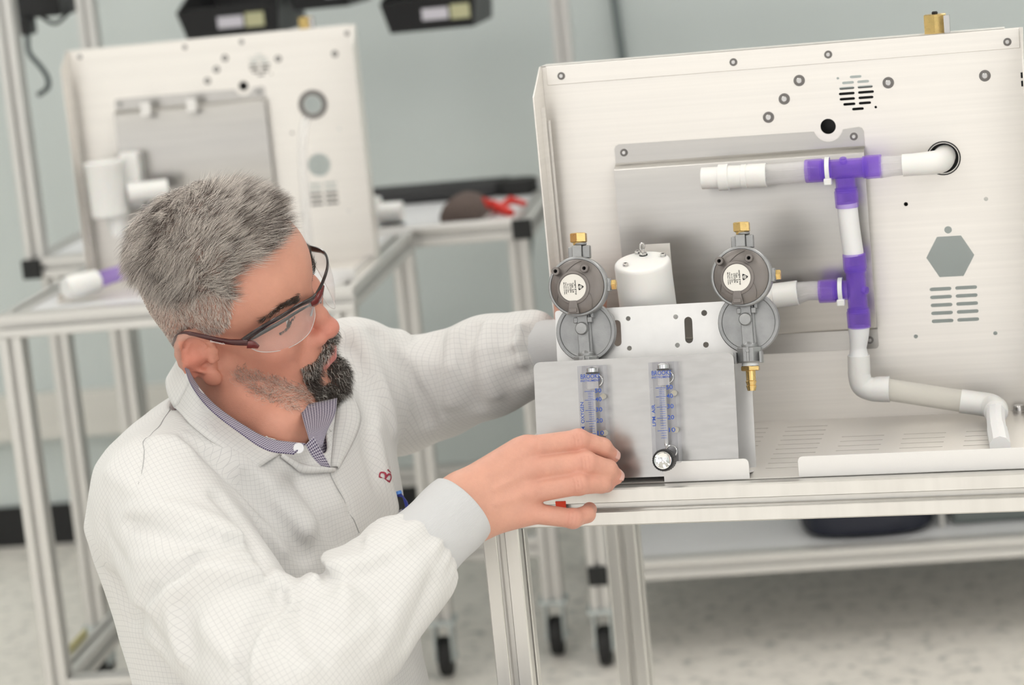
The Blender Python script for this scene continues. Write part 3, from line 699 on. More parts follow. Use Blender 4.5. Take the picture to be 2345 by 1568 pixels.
    m = MB(); m.box((.0300, -.0068, -.011), (.0345, .0072, -.0015)); m.lathe([(.0056, 0), (.0056, .0016)], (.0340, .0, -.006), (1, 0, 0), 20); m.build('side_port', M['zinc'], t, m=R, bevel=.0006)
    m = MB(); m.hexn((.0354, 0, -.006), (.0405, 0, -.006), .0057, .14); m.build('side_plug', M['brass'], t, m=R)
    m = MB(); m.lathe([(.0088, 0), (.0090, .0035)], (.0032, -.0898, -.011), (0, -1, 0), 24); m.build('seal_tape', M['ptfe'], t, m=R)
    m = MB(); m.hexn((.0032, -.0932, -.011), (.0032, -.0985, -.011), .0105, .12)
    m.lathe([(.0052, 0), (.0050, .010), (.0058, .0108), (.0046, .0150), (.0056, .0155), (.0042, .0205), (.0042, .0208), (.0026, .0208), (.0026, .010)], (.0032, -.0985, -.011), (0, -1, 0), 24, closed=False)
    m.build('hose_barb', M['brass'], t, m=R)
    return t
regulator('left gas regulator with a round white label, behind the flow meter being adjusted', .0463, .2038)
regulator('right gas regulator with brass hose barb hanging clear of the front plate', .2212, .2042)

# flow meters
def flowmeter(label, a0, word, kl):
    W_, D_, b0, b1 = .0275, .0225, .0140, .1192
    t = thing('flow_meter', label, 'flow meter', FG, la(a0+W_/2, b0, .012), 'clear flow meters on the front plate')
    c = a0+W_/2-.0005
    MB().box((a0, b0, .0017), (a0+W_, b1, D_)).build('acrylic_block', M['acrylic'], t, m=LA, bevel=.0005, smooth=False)
    # bore parts inside the block
    z = .0120
    m = MB(); m.lathe([(.0021, 0), (.0026, .061)], (c, b0+.019, z), (0, 1, 0), 20); m.build('bore_tube', clear('bore', (.86, .86, .87), .38, .15), t, m=LA)
    m = MB(); m.lathe([(.0062, 0), (.0062, .015)], (c+.0002, b1-.0245, z), (0, 1, 0), 24); m.build('top_plug', clear('plug_clear', (.88, .87, .87), .45, .25), t, m=LA)
    m = MB(); m.lathe([(.0064, 0), (.0064, .0016)], (c+.0002, b1-.0088, z), (0, 1, 0), 24); m.build('seal_ring', M['rubber'], t, m=LA)
    m = MB(); m.lathe([(.0060, 0), (.0062, .004), (.0035, .0055)], (c+.0002, b1-.0070, z), (0, 1, 0), 24); m.build('end_plug', M['chrome'], t, m=LA)
    m = MB(); m.lathe([(.0004, 0), (.0022, .002), (.0022, .004), (.0012, .006)], (c, b0+.0165, z), (0, 1, 0), 16); m.build('float', M['chrome'], t, m=LA)
    for bb in (b1-.033, b0+.034):
        m = MB(); m.lathe([(.0030, 0), (.0030, .0030)], (a0+W_-.0045, bb, .0045), (0, 0, 1), 20); m.build('seal', M['amber'], t, m=LA)
    for bb in (b1-.016, b0+.012):
        m = MB(); m.lathe([(.0058, 0), (.0066, .0006), (.0066, .0034), (.0058, .0040)], (c+.0035, bb, .003), (0, 0, 1), 24, closed=False); m.build('port_ring', M['chrome'], t, m=LA)
    # printing on the front face
    zt = D_+.00012; mes = []
    def tx(s_, x, b, size, width=None, rot=0): mes.append(text_mesh(s_, size, LA @ T((a0+x, b, zt)) @ Matrix.Rotation(rot, 4, 'Z'), width=width, depth=.00012, bold=.011))
    tx('BROOKS', .0135, .1075, .0066, .0205); tx('INSTRUMENT', .0135, .1032, .0031, .0208)
    maj = [(50, .0922), (40, .0831), (30, .0724), (20, .0610), (10, .0480)]
    bars = MB()
    for n_, b in maj:
        tx(str(n_), .0212, b+.0002, .0062, .0068)
        bars.box((a0+.0068, b-.00026, zt-.00006), (a0+.0172, b+.00026, zt+.00006))
    for (n0, c0), (n1, c1) in zip(maj, maj[1:] + [(4, .0405)]):
        k = 5 if n1 != 4 else 3
        for i in range(1, k+(1 if n1 == 4 else 0)):
            b = c0+(c1-c0)*i/k; bars.box((a0+.0102, b-.00020, zt-.00006), (a0+.0158, b+.00020, zt+.00006))
    mes.append(bars.mesh('b', m=LA, smooth=False))
    if word == 'AIR': tx('LPM  AIR', .0036, .0640, .0050, .0222, PI/2)
    else: tx('LPM  OXYGEN', .0036, .0640, .0050, .0345, PI/2)
    put('printed_scale', join_meshes('s', mes), M['blue'], t)
    # needle valve knob
    ka, kb = a0+.0150, .0180
    kn = MB(); n = 60
    prof = [(.0098, 0), (.0116, .001), (.0116, .0150), (.0108, .0165), (.0094, .0168), (.0092, .0120)]
    kn.lathe(prof, (ka, kb, .0285), (0, 0, 1), n)
    vs = kn.v
    for j in (1, 2):
        for i in range(n):
            if i % 2: 
                x, y, zz = vs[j*n+i]; d = Vector((x-ka, y-kb, 0)); d.length = .0110; vs[j*n+i] = (ka+d.x, kb+d.y, zz)
    k_ = kn.build('knob', M['black'], t, m=LA, angle=20)
    MB().lathe([(.0093, .0160), (.0090, .0174), (.0082, .0176), (.0076, .0155), (.0050, .0142), (0, .0138)], (ka, kb, .0285), (0, 0, 1), 40, closed=False).build('knob_insert', M['chrome'], k_, m=LA)
    MB().lathe([(.0058, 0), (.0058, .0015), (.0042, .002), (.0042, .0075)], (ka, kb, .0222), (0, 0, 1), 28).build('valve_stem', M['chrome'], t, m=LA)
    return t
flowmeter('clear flow meter marked oxygen, partly hidden by the hand', .0499, 'OXYGEN', 0)
flowmeter('clear flow meter marked air, with its knob fully visible', .1253, 'AIR', 0)

# white canister behind the bracket
AXV = Vector((0, -math.sin(math.radians(12)), math.cos(math.radians(12))))
cyt = Vector((.1708, .140, 1.1115)); CB = cyt-AXV*.150
Q = Matrix.Translation(cyt) @ Matrix(((1, 0, 0), tuple((0, AXV.z, -AXV.y*-1*-1)) if False else (0, math.cos(math.radians(12)), -math.sin(math.radians(12))), (0, math.sin(math.radians(12)), math.cos(math.radians(12))))).to_4x4()
can = thing('white_canister', 'white plastic canister with three cap screws and an eyelet, between the regulators', 'canister', FG, tuple(CB))
MB().lathe([(.0300, -.150), (.0312, -.148), (.0306, -.0050), (.0300, -.0022), (.0285, -.0006), (.0265, 0), (0, 0)], (0, 0, 0), (0, 0, 1), 64, closed=False).build('canister_body', M['ptfe'], can, m=Q, angle=60)
for x, y in ((-.0160, -.0125), (.0215, .0100), (-.0085, .0225)):
    m = MB(); m.lathe([(.0031, 0), (.0031, .0026), (.0027, .0031), (.0016, .0031), (.0015, .0015)], (x, y, 0), (0, 0, 1), 20, closed=False); s0 = m.build('cap_screw', M['screw'], can, m=Q)
    MB().lathe([(0, .0014), (.0016, .0014)], (x, y, 0), (0, 0, 1), 6, closed=False).build('hex_socket', M['dark'], s0, m=Q)
m = MB(); m.hexn((-.0012, .0165, .0005), (-.0012, .0165, .0028), .0042); m.cyl((-.0012, .0165, 0), (-.0012, .0165, .0062), .0018, 16)
m.tube([(-.0012+.0022*math.cos(a), .0165+.001*math.cos(a), .0095+.0042*math.sin(a)) for a in [k*2*PI/16 for k in range(17)]], .0011, 8)
m.build('eyelet', M['screw'], can, m=Q)
MB().lathe([(.0046, 0), (.0046, .0008)], (-.0012, .0165, 0), (0, 0, 1), 20).build('rubber_washer', M['rubber'], can, m=Q)
MB().box((.160, .205, .8975), (.1905, .2065, 1.1190)).build('angle_plate', M['steel'], fr=FG, base=(.175, .22, .8975), label='bent steel strip standing directly behind the white canister', cat='bracket')

# ------------------------------------------------------------------ tubing on the housing
TY = .238
def tp(*pts): return [(x, TY if len(p) == 2 else p[1], p[-1]) for p in pts for x in (p[0],)]
ad = MB().lathe([(.0096, 0), (.0120, .0005), (.0122, .019), (.0147, .0195), (.0147, .0300), (.0128, .0305), (.0125, .0440), (.0132, .0445), (.0132, .0500), (.0125, .0505), (.0134, .052), (.0134, .0720), (.010, .0722)], (.2265, TY, 1.1842), (1, 0, -.018), 40, closed=False)
ad.build('hose_adapter', M['ptfe'], fr=FG, base=(.2265, TY, 1.184), label='stepped white hose adapter at the free left end of the upper tubing', cat='hose adapter')
def seg(name, pts, r, mt, label, cat='tube', ri=None, group=None, n=28):
    P = smooth_path(pts, 6) if len(pts) > 2 else [Vector(p) for p in pts]
    if isinstance(r, (list, tuple)):
        k = len(P); rr = [np.interp(i/(k-1), np.linspace(0, 1, len(r)), r) for i in range(k)]
    else: rr = r
    return MB().tube(P, rr, n, ri=ri).build(name, mt, fr=FG, base=tuple(P[0]), label=label, cat=cat, group=group)
seg('clear_tube', [(.2960, TY, 1.1830), (.345, TY, 1.1838)], .0116, M['silicone'], 'short clear tube between the white adapter and the upper purple tee', ri=.0016)
def tee(label, c, L, B, bend=False, vert=False, cut=(0, 0)):
    """c centre, L (minus, plus) arm lengths along the run, B branch length; run along x (branch down) or along z (branch left)"""
    t = thing('purple_tee', label, 'tee connector', FG, c, 'purple tee connectors')
    u = Vector((0, 0, 1)) if vert else Vector((1, 0, 0)); b = Vector((-1, 0, 0)) if vert else Vector((0, 0, -1)); c = Vector(c)
    m = MB(); m.tube([c-u*L[0]*.62, c+u*L[1]*.62], .0108, 36, ri=.0020); m.tube([c+b*.0095, c+b*B*.62], .0108, 36, ri=.0020)
    m.build('tee_body', M['purple'], t)
    for d, l in ((-u, L[0]), (u, L[1]), (b, B)):
        m = MB(); p0 = c+d*l*.55; p1 = c+d*l
        m.tube([p0, p0+(p1-p0)*.06, p1-(p1-p0)*.05, p1], [.0118, .0130, .0128, .0124], 36, ri=.0019); m.build('socket', M['purple'], t)
        m = MB(); m.tube([c+d*l*.50, c+d*l*.55], .0122, 36, ri=.0015); m.build('rib', M['purple'], t)
    pd = u*-.001 + (Vector((0, -.6, .8)) if not vert else Vector((.8, -.6, 0)))
    m = MB(); q0 = c+pd*.0100; m.tube([q0, q0+pd.normalized()*.0045], .0042, 20, ri=.0010); m.build('side_port', M['purple'], t)
    return t
tee('upper purple clear plastic tee with its branch pointing down', (.3840, TY, 1.1840), (.0425, .0405), .0425)
tee('lower purple clear plastic tee with its branch pointing left', (.3878, TY, 1.0500), (.0425, .0402), .0415, vert=True)
def tie(label, c, axis, hd):
    t = thing('cable_tie', label, 'cable tie', FG, c, 'white cable ties')
    c = Vector(c); q = Vector(axis).to_track_quat('Z', 'Y').to_matrix()
    m = MB(); m.lathe([(.0133, -.0024), (.0143, -.0024), (.0143, .0024), (.0133, .0024), (.0133, -.0024)], c, axis, 36, closed=False); m.build('strap', M['ptfe'], t)
    h = c+Vector(hd)*.0150; m = MB(); m.box((h.x-.0042, h.y-.004, h.z-.0036), (h.x+.0042, h.y+.004, h.z+.0036)); m.build('tie_head', M['ptfe'], t, bevel=.001)
tie('white cable tie round the left arm of the upper purple tee', (.3660, TY, 1.1840), (1, 0, 0), (0, -.62, -.78))
tie('white cable tie round the branch of the lower purple tee', (.3705, TY, 1.0500), (1, 0, 0), (0, -.62, -.78))
seg('clear_tube', [(.4225, TY, 1.1830), (.435, TY, 1.1832), (.455, TY, 1.1835)], [.0122, .0110, .0104], M['silicone'], 'clear tube between the upper purple tee and the white elbow at the round hole', ri=.0016)
seg('white_elbow', [(.4470, TY, 1.1833), (.4580, TY, 1.1834), (.4750, TY+.001, 1.1836), (.4860, TY+.010, 1.1836), (.4880, TY+.030, 1.1834), (.4880, TY+.060, 1.1832)], [.0121, .0121, .0128, .0128, .0128, .0125], M['ptfe'], 'white plastic elbow entering the round hole of the housing', 'elbow fitting')
seg('frosted_tube', [(.3840, TY, 1.1460), (.3850, TY, 1.120), (.3872, TY, 1.0880)], .0112, M['frost'], 'cloudy vertical tube joining the two purple tees')
seg('clear_tube', [(.3480, TY, 1.0510), (.334, TY, 1.0515), (.318, TY, 1.0490)], [.0105, .0105, .0128], M['silicone'], 'short clear tube left of the lower purple tee', ri=.0014)
ad2 = MB().lathe([(.0125, 0), (.0138, .0005), (.0136, .027), (.0125, .0275), (.0135, .029), (.0122, .052), (.009, .0522)], (.3235, TY, 1.0500), (-1, 0, -.06), 36, closed=False)
ad2.build('hose_adapter', M['ptfe'], fr=FG, base=(.3235, TY, 1.05), label='white hose adapter passing behind the right regulator', cat='hose adapter')
seg('clear_tube', [(.3870, TY, 1.0085), (.3866, TY, .998), (.3850, TY, .985), (.3845, TY, .9730)], [.0121, .0108, .0090, .0112], M['frost'], 'tapering clear tube below the lower purple tee')
seg('white_elbow', [(.3846, TY, .9765), (.3842, TY, .9620), (.3838, TY, .9540), (.3865, TY, .9425), (.3960, TY, .9375), (.4050, TY, .9370), (.4160, TY, .9365)], [.0122, .0124, .0124, .0126, .0130, .0142, .0144], M['ptfe'], 'large white elbow at the foot of the vertical tubing', 'elbow fitting')
seg('cream_tube', [(.4120, TY, .9366), (.4950, TY, .9190)], .0121, M['cream'], 'cloudy tube sloping down to the right above the tray')
seg('white_elbow', [(.4920, TY, .9195), (.5080, TY, .9165), (.5230, TY-.004, .9140), (.5300, TY-.018, .9130), (.5310, TY-.030, .9120)], [.0132, .0130, .0134, .0134, .0130], M['ptfe'], 'white elbow at the right end of the sloping tube, turning forward', 'elbow fitting')
hs = MB().tube(smooth_path([(.5310, TY-.022, .9120), (.5318, TY-.055, .9118), (.5340, TY-.095, .9105), (.5375, TY-.135, .9090), (.5405, TY-.175, .9085)], 6), [.0102]*14+[.0110]*11, 10)
hs.build('frosted_hose', M['frost'], fr=FG, base=(.534, TY-.1, .90), label='cloudy ribbed hose coming forward from the right-hand elbow over the tray', cat='hose', angle=20)
# ------------------------------------------------------------------ soft shapes: distance fields turned into meshes
def v3(*a): return np.array(a, float)
def nrm(a): return a/np.linalg.norm(a)
def smin(a, b, k):
    h = np.clip(.5+.5*(b-a)/k, 0, 1); return b*(1-h)+a*h-k*h*(1-h)
def smax(a, b, k): return -smin(-a, -b, k)
def ell(P, c, r, R=None):
    q = P-np.asarray(c)
    if R is not None: q = q @ R
    r = np.asarray(r, float)
    k0 = np.linalg.norm(q/r, axis=-1); k1 = np.linalg.norm(q/(r*r), axis=-1)
    return np.where(k1 > 1e-9, k0*(k0-1)/np.maximum(k1, 1e-9), -min(r))
def cone(P, a, b, ra, rb):
    a = np.asarray(a, float); b = np.asarray(b, float); d = b-a; L2 = d @ d
    t = np.clip(((P-a) @ d)/L2, 0, 1)
    return np.linalg.norm(P-a-t[..., None]*d, axis=-1)-(ra+(rb-ra)*t)
def chain(P, pts, rs, k=.004):
    o = None
    for i in range(len(pts)-1):
        d = cone(P, pts[i], pts[i+1], rs[i], rs[i+1]); o = d if o is None else smin(o, d, k)
    return o
def polyd(P, pts):
    o = None
    for i in range(len(pts)-1):
        d = cone(P, pts[i], pts[i+1], 0, 0); o = d if o is None else np.minimum(o, d)
    return o
def rotm(axis, ang):
    return np.array(Matrix.Rotation(ang, 3, Vector(axis)))

def sdf_mesh(f, lo, hi, h, band=2.4):
    """zero surface of f as vertices and quads (surface nets), evaluated only near the surface"""
    lo = np.asarray(lo, float); hi = np.asarray(hi, float)
    B = 6
    nb = np.ceil((hi-lo)/(h*B)).astype(int)
    n = nb*B+1
    V = np.full(n, 1.0, np.float32)
    cx_ = [lo[i]+h*B*(np.arange(nb[i])+.5) for i in range(3)]
    C = np.stack(np.meshgrid(*cx_, indexing='ij'), -1).reshape(-1, 3)
    D = np.concatenate([f(C[i:i+200000]) for i in range(0, len(C), 200000)])
    rad = h*B*.87*band/1.6
    near = np.abs(D) < rad
    idx = np.stack(np.meshgrid(*[np.arange(k) for k in nb], indexing='ij'), -1).reshape(-1, 3)
    for (i, j, k) in idx[(D < 0) & ~near]: V[i*B:i*B+B+1, j*B:j*B+B+1, k*B:k*B+B+1] = -1
    off = np.stack(np.meshgrid(*[np.arange(B+1)]*3, indexing='ij'), -1).reshape(-1, 3)
    ni = idx[near]
    for s in range(0, len(ni), 900):
        I = ni[s:s+900][:, None, :]*B+off[None]
        I = I.reshape(-1, 3); V[I[:, 0], I[:, 1], I[:, 2]] = f(lo+I*h)
    s = V < 0
    cells = np.zeros(np.array(V.shape)-1, bool)
    acc = np.zeros((*cells.shape, 3), np.float32); cnt = np.zeros(cells.shape, np.float32)
    nx, ny, nz = cells.shape
    for a in range(3):
        sl0 = [slice(None)]*3; sl1 = [slice(None)]*3; sl0[a] = slice(0, -1); sl1[a] = slice(1, None)
        A = V[tuple(sl0)]; Bv = V[tuple(sl1)]; cr = (A < 0) != (Bv < 0)
        t = np.where(cr, A/np.where(cr, A-Bv, 1), 0)
        o1, o2 = [k for k in range(3) if k != a]
        for u in (0, 1):
            for w_ in (0, 1):
                g = [slice(None)]*3; g[a] = slice(None); g[o1] = slice(u, u+cells.shape[o1]); g[o2] = slice(w_, w_+cells.shape[o2])
                c = cr[tuple(g)]; tt = t[tuple(g)]
                p = np.zeros((*c.shape, 3), np.float32); p[..., a] = tt; p[..., o1] = u; p[..., o2] = w_
                acc += p*c[..., None]; cnt += c
    act = cnt > 0
    vid = np.full(cells.shape, -1, np.int64); vid[act] = np.arange(act.sum())
    ijk = np.argwhere(act)
    verts = lo+h*(ijk+acc[act]/cnt[act][:, None])
    faces = []
    for a in range(3):
        o1, o2 = (a+1) % 3, (a+2) % 3
        sl0 = [slice(None)]*3; sl1 = [slice(None)]*3; sl0[a] = slice(0, -1); sl1[a] = slice(1, None)
        cr = s[tuple(sl0)] != s[tuple(sl1)]
        cr_i = np.argwhere(cr); cr_i = cr_i[(cr_i[:, o1] > 0) & (cr_i[:, o2] > 0) & (cr_i[:, o1] < cells.shape[o1]) & (cr_i[:, o2] < cells.shape[o2])]
        q = []
        for d1, d2 in ((-1, -1), (0, -1), (0, 0), (-1, 0)):
            c = cr_i.copy(); c[:, o1] += d1; c[:, o2] += d2; q.append(vid[c[:, 0], c[:, 1], c[:, 2]])
        q = np.stack(q, 1)
        inside0 = s[cr_i[:, 0], cr_i[:, 1], cr_i[:, 2]]
        q[~inside0] = q[~inside0][:, ::-1]; faces.append(q)
    F = np.concatenate(faces); F = F[(F >= 0).all(1)]
    return verts.astype(float), F
def grad(f, P, e=.0006):
    g = np.stack([f(P+np.eye(3)[k]*e)-f(P-np.eye(3)[k]*e) for k in range(3)], -1)
    return g/np.maximum(np.linalg.norm(g, axis=-1, keepdims=True), 1e-9)
def snap(f, P, off=0., it=4):
    P = np.array(P, float)
    for _ in range(it):
        P = P-grad(f, P)*(f(P)-off)[:, None]*.9
    return P
def np_mesh(name, V, F, smooth=True):
    me = bpy.data.meshes.new(name); V = np.asarray(V, np.float32); F = np.asarray(F, np.int32)
    me.vertices.add(len(V)); me.vertices.foreach_set('co', V.ravel())
    k = F.shape[1]; me.loops.add(F.size); me.loops.foreach_set('vertex_index', F.ravel())
    me.polygons.add(len(F)); me.polygons.foreach_set('loop_start', np.arange(len(F), dtype=np.int32)*k)
    me.update(calc_edges=True); me.validate()
    if smooth: me.shade_smooth()
    return me
def vcol(me, name, cols):
    a = me.color_attributes.new(name, 'FLOAT_COLOR', 'POINT')
    c = np.ones((len(cols), 4), np.float32); c[:, :3] = cols; a.data.foreach_set('color', c.ravel())
def merge(parts):
    V = []; F = []; k = 0
    for v, f in parts: V.append(v); F.append(f+k); k += len(v)
    return np.concatenate(V), np.concatenate(F)
_tab = RNG.random((64, 64, 64)).astype(np.float32)
def vnoise(P, s):
    q = P*s+100; i = np.floor(q).astype(int); f = q-i; f = f*f*(3-2*f); o = 0
    for a in (0, 1):
        for b in (0, 1):
            for c in (0, 1):
                w_ = (f[..., 0] if a else 1-f[..., 0])*(f[..., 1] if b else 1-f[..., 1])*(f[..., 2] if c else 1-f[..., 2])
                o = o+w_*_tab[(i[..., 0]+a) & 63, (i[..., 1]+b) & 63, (i[..., 2]+c) & 63]
    return o

# ------------------------------------------------------------------ the technician: body
H0 = v3(-.292, 2.551, 1.110); HS = .9625
HR = np.array([[.9377, .3329, -.0994], [-.3347, .7891, -.5150], [-.0930, .5162, .8514]])
u_, s_, vt_ = np.linalg.svd(HR); HR = u_ @ vt_
def toh(P): return (P-H0) @ HR/HS
def toworld(q): return H0+(np.asarray(q, float)*HS) @ HR.T
FB = nrm(v3(.82, -.57, 0)); LB = nrm(v3(.57, .82, 0)); ZB = v3(0, 0, 1)
R_SH, R_EL, R_WR = v3(-0.3721, 2.4258, 0.9491), v3(-0.2510, 2.2376, 0.7784), v3(-0.0708, 2.3839, 0.9027)
L_SH, L_EL, L_WR = v3(-0.1876, 2.7321, 0.9857), v3(-0.1036, 2.8662, 0.9403), v3(0.0723, 2.6555, 1.0120)
NECK = v3(-0.2774, 2.5609, 0.9943)
EAR = [None]
def ear_sdf(Q, side=-1):
    q = Q.copy(); 
    if side > 0: q[..., 1] = -q[..., 1]
    q = q-v3(-.010, -.0835, .000)
    # local: u back-outward in the plane of the ear, v up, w outward
    u = nrm(v3(-.86, -.48, -.10)); v = nrm(v3(-.16, .05, 1.0)); w_ = nrm(np.cross(v, u)); w_ = w_ if w_[1] < 0 else -w_
    L = np.stack([q @ u, q @ v, q @ w_], -1)/1.06
    t = lambda a: (math.cos(a)*.0185, math.sin(a)*(.0305 if math.sin(a) > 0 else .028), 0.0)
    ang = [math.radians(a) for a in (232, 200, 165, 130, 100, 72, 45, 18, -8, -32)]
    ang = [math.radians(a) for a in (205, 182, 160, 138, 115, 92, 68, 44, 20, -4, -28, -48)]
    hp = [v3((t(a)[0]), t(a)[1]+.002, .0015+.002*math.sin(a)) for a in ang]
    rs = [.0026, .0032, .0036, .0040, .0043, .0044, .0044, .0042, .0040, .0038, .0036, .0036]
    d = chain(L, [v3(-.008, .0035, -.001)]+hp, [.0025]+rs, .002)
    plate = ell(L, (0, .0, -.005), (.0185, .0045, .0300)) if False else smax(ell(L, (.001, .000, -.004), (.0185, .0300, .0060)), L[..., 2]-.002, .002)
    d = smin(d, plate, .002)
    ah = [v3(.002, .020, -.0005), v3(.0095, .012, .001), v3(.0115, .001, .0015), v3(.0085, -.010, .002), v3(.001, -.0165, .003)]
    d = smin(d, chain(L, ah, [.0030, .0033, .0034, .0034, .0032], .002), .0025)
    d = smax(d, -ell(L, (-.0035, -.0015, .0030), (.0105, .0140, .0110)), .0025)       # concha
    d = smin(d, cone(L, (-.0125, .004, .001), (-.0115, -.008, .0035), .0036, .0042), .003)      # tragus
    d = smin(d, ell(L, (-.0035, -.0280, .0010), (.0095, .0105, .0048)), .004)      # lobe
    d = smin(d, cone(L, (.004, .0, -.006), (-.010, .0, -.016), .013, .015), .004)      # root behind
    return d*1.06
def head_sdf(P):
    Q = toh(P)
    d = ell(Q, (-.002, 0, .060), (.0900, .0770, .086))
    d = smin(d, ell(Q, (.036, 0, .055), (.0655, .067, .064)), .02)
    d = smin(d, ell(Q, (-.020, 0, .012), (.064, .064, .064)), .028)
    d = smin(d, ell(Q, (.036, 0, -.018), (.057, .063, .078)), .022)
    for s in (-1, 1):
        d = smin(d, chain(Q, [v3(.000, s*.062, -.030), v3(.008, s*.058, -.066), v3(.052, s*.036, -.098), v3(.084, s*.010, -.108)], [.010, .014, .016, .016], .006), .022)
        d = smin(d, ell(Q, (.062, s*.041, -.012), (.026, .025, .024)), .016)       # cheek bone
        d = smin(d, ell(Q, (.052, s*.040, -.055), (.030, .022, .034)), .02)       # cheek
        d = smin(d, cone(Q, (.083, s*.014, .038), (.070, s*.046, .040), .0105, .0085), .010)    # brow ridge
    d = smin(d, ell(Q, (.072, 0, -.058), (.034, .034, .036)), .014)
    d = smin(d, ell(Q, (.086, 0, -.104), (.018, .021, .018)), .012)
    for s in (-1, 1):
        d = smax(d, -ell(Q, (.099, s*.036, .015), (.019, .021, .0150)), .012)       # orbit
        d = smin(d, ell(Q, (.0665, s*.0350, .0150), (.0158, .0195, .0145)), .004)   # lids
        d = smax(d, -chain(Q, [v3(.0820, s*.0205, .0105), v3(.0860, s*.0335, .0088), v3(.0770, s*.0510, .0120)], [.0003, .0010, .0005], .002), .0015)
    d = smin(d, chain(Q, [v3(.088, 0, .034), v3(.092, 0, .020), v3(.1010, 0, -.006), v3(.1065, 0, -.024)], [.010, .0078, .0092, .0112], .006), .008)
    d = smin(d, ell(Q, (.1075, 0, -.0250), (.0125, .0122, .0105)), .005)
    for s in (-1, 1):
        d = smin(d, ell(Q, (.0985, s*.0140, -.0290), (.0110, .0072, .0085)), .005)
        d = smax(d, -ell(Q, (.1035, s*.0070, -.0385), (.0060, .0035, .0045)), .002)
        d = smin(d, cone(Q, (.092, s*.020, -.030), (.086, s*.032, -.060), .006, .006), .012)
    # lips
    d = smin(d, chain(Q, [v3(.0850, -.027, -.0620), v3(.0985, -.013, -.0580), v3(.1030, 0, -.0570), v3(.0985, .013, -.0580), v3(.0850, .027, -.0620)], [.0030, .0044, .0048, .0044, .0030], .004), .004)
    d = smin(d, chain(Q, [v3(.0850, -.026, -.0645), v3(.0965, -.012, -.0685), v3(.1005, 0, -.0695), v3(.0965, .012, -.0685), v3(.0850, .026, -.0645)], [.0028, .0050, .0056, .0050, .0028], .004), .004)
    d = smax(d, -chain(Q, [v3(.0900, -.030, -.0645), v3(.1035, -.013, -.0630), v3(.1075, 0, -.0632), v3(.1035, .013, -.0630), v3(.0900, .030, -.0645)], [.0010, .0013, .0014, .0013, .0010], .002), .0018)
    d = smax(d, -ell(Q, (.106, 0, -.082), (.010, .018, .006)), .008)
    # ears
    for s in (-1, 1): d = smin(d, ear_sdf(Q, s), .0035)
    # neck
    nb = toh(NECK[None])[0]
    d = smin(d, cone(Q, (-.022, 0, -.035), nb+v3(-.006, .0, -.02), .056, .067), .022)
    d = smin(d, cone(Q, (.030, 0, -.075), nb+v3(.018, -.00, .00), .030, .052), .025)
    d = smin(d, cone(Q, toh(v3(-0.2793, 2.5316, 1.0006)[None])[0], toh(v3(-0.2532, 2.5034, 0.9849)[None])[0], .037, .034), .02)
    for s in (-1, 1): d = smin(d, cone(Q, (-.018, s*.050, -.030), nb+v3(.050, s*.012, -.030), .014, .012), .014)
    return d*HS
RH = dict(
    idx=([v3(0.0069, 2.4097, 0.9556), v3(0.0579, 2.4122, 0.9582), v3(0.0820, 2.4222, 0.9461), v3(0.0909, 2.4322, 0.9337)], [.0125, .0112, .0096, .0082]),
    mid=([v3(0.0075, 2.4000, 0.9358), v3(0.0630, 2.3993, 0.9372), v3(0.0849, 2.4104, 0.9255), v3(0.0922, 2.4206, 0.9145)], [.0125, .0113, .0098, .0086]),
    rng=([v3(0.0026, 2.3940, 0.9138), v3(0.0532, 2.3917, 0.9175), v3(0.0767, 2.4059, 0.9122), v3(0.0825, 2.4213, 0.9070)], [.0122, .0110, .0096, .0085]),
    pky=([v3(-0.0048, 2.3944, 0.8934), v3(0.0441, 2.3885, 0.8830), v3(0.0590, 2.4007, 0.8830), v3(0.0625, 2.4151, 0.8841)], [.0110, .0098, .0086, .0076]),
    thb=([v3(-0.0422, 2.4115, 0.9206), v3(-0.0010, 2.4383, 0.9225), v3(0.0382, 2.4516, 0.9233), v3(0.0526, 2.4493, 0.9271)], [.0150, .0125, .0110, .0092]),
)
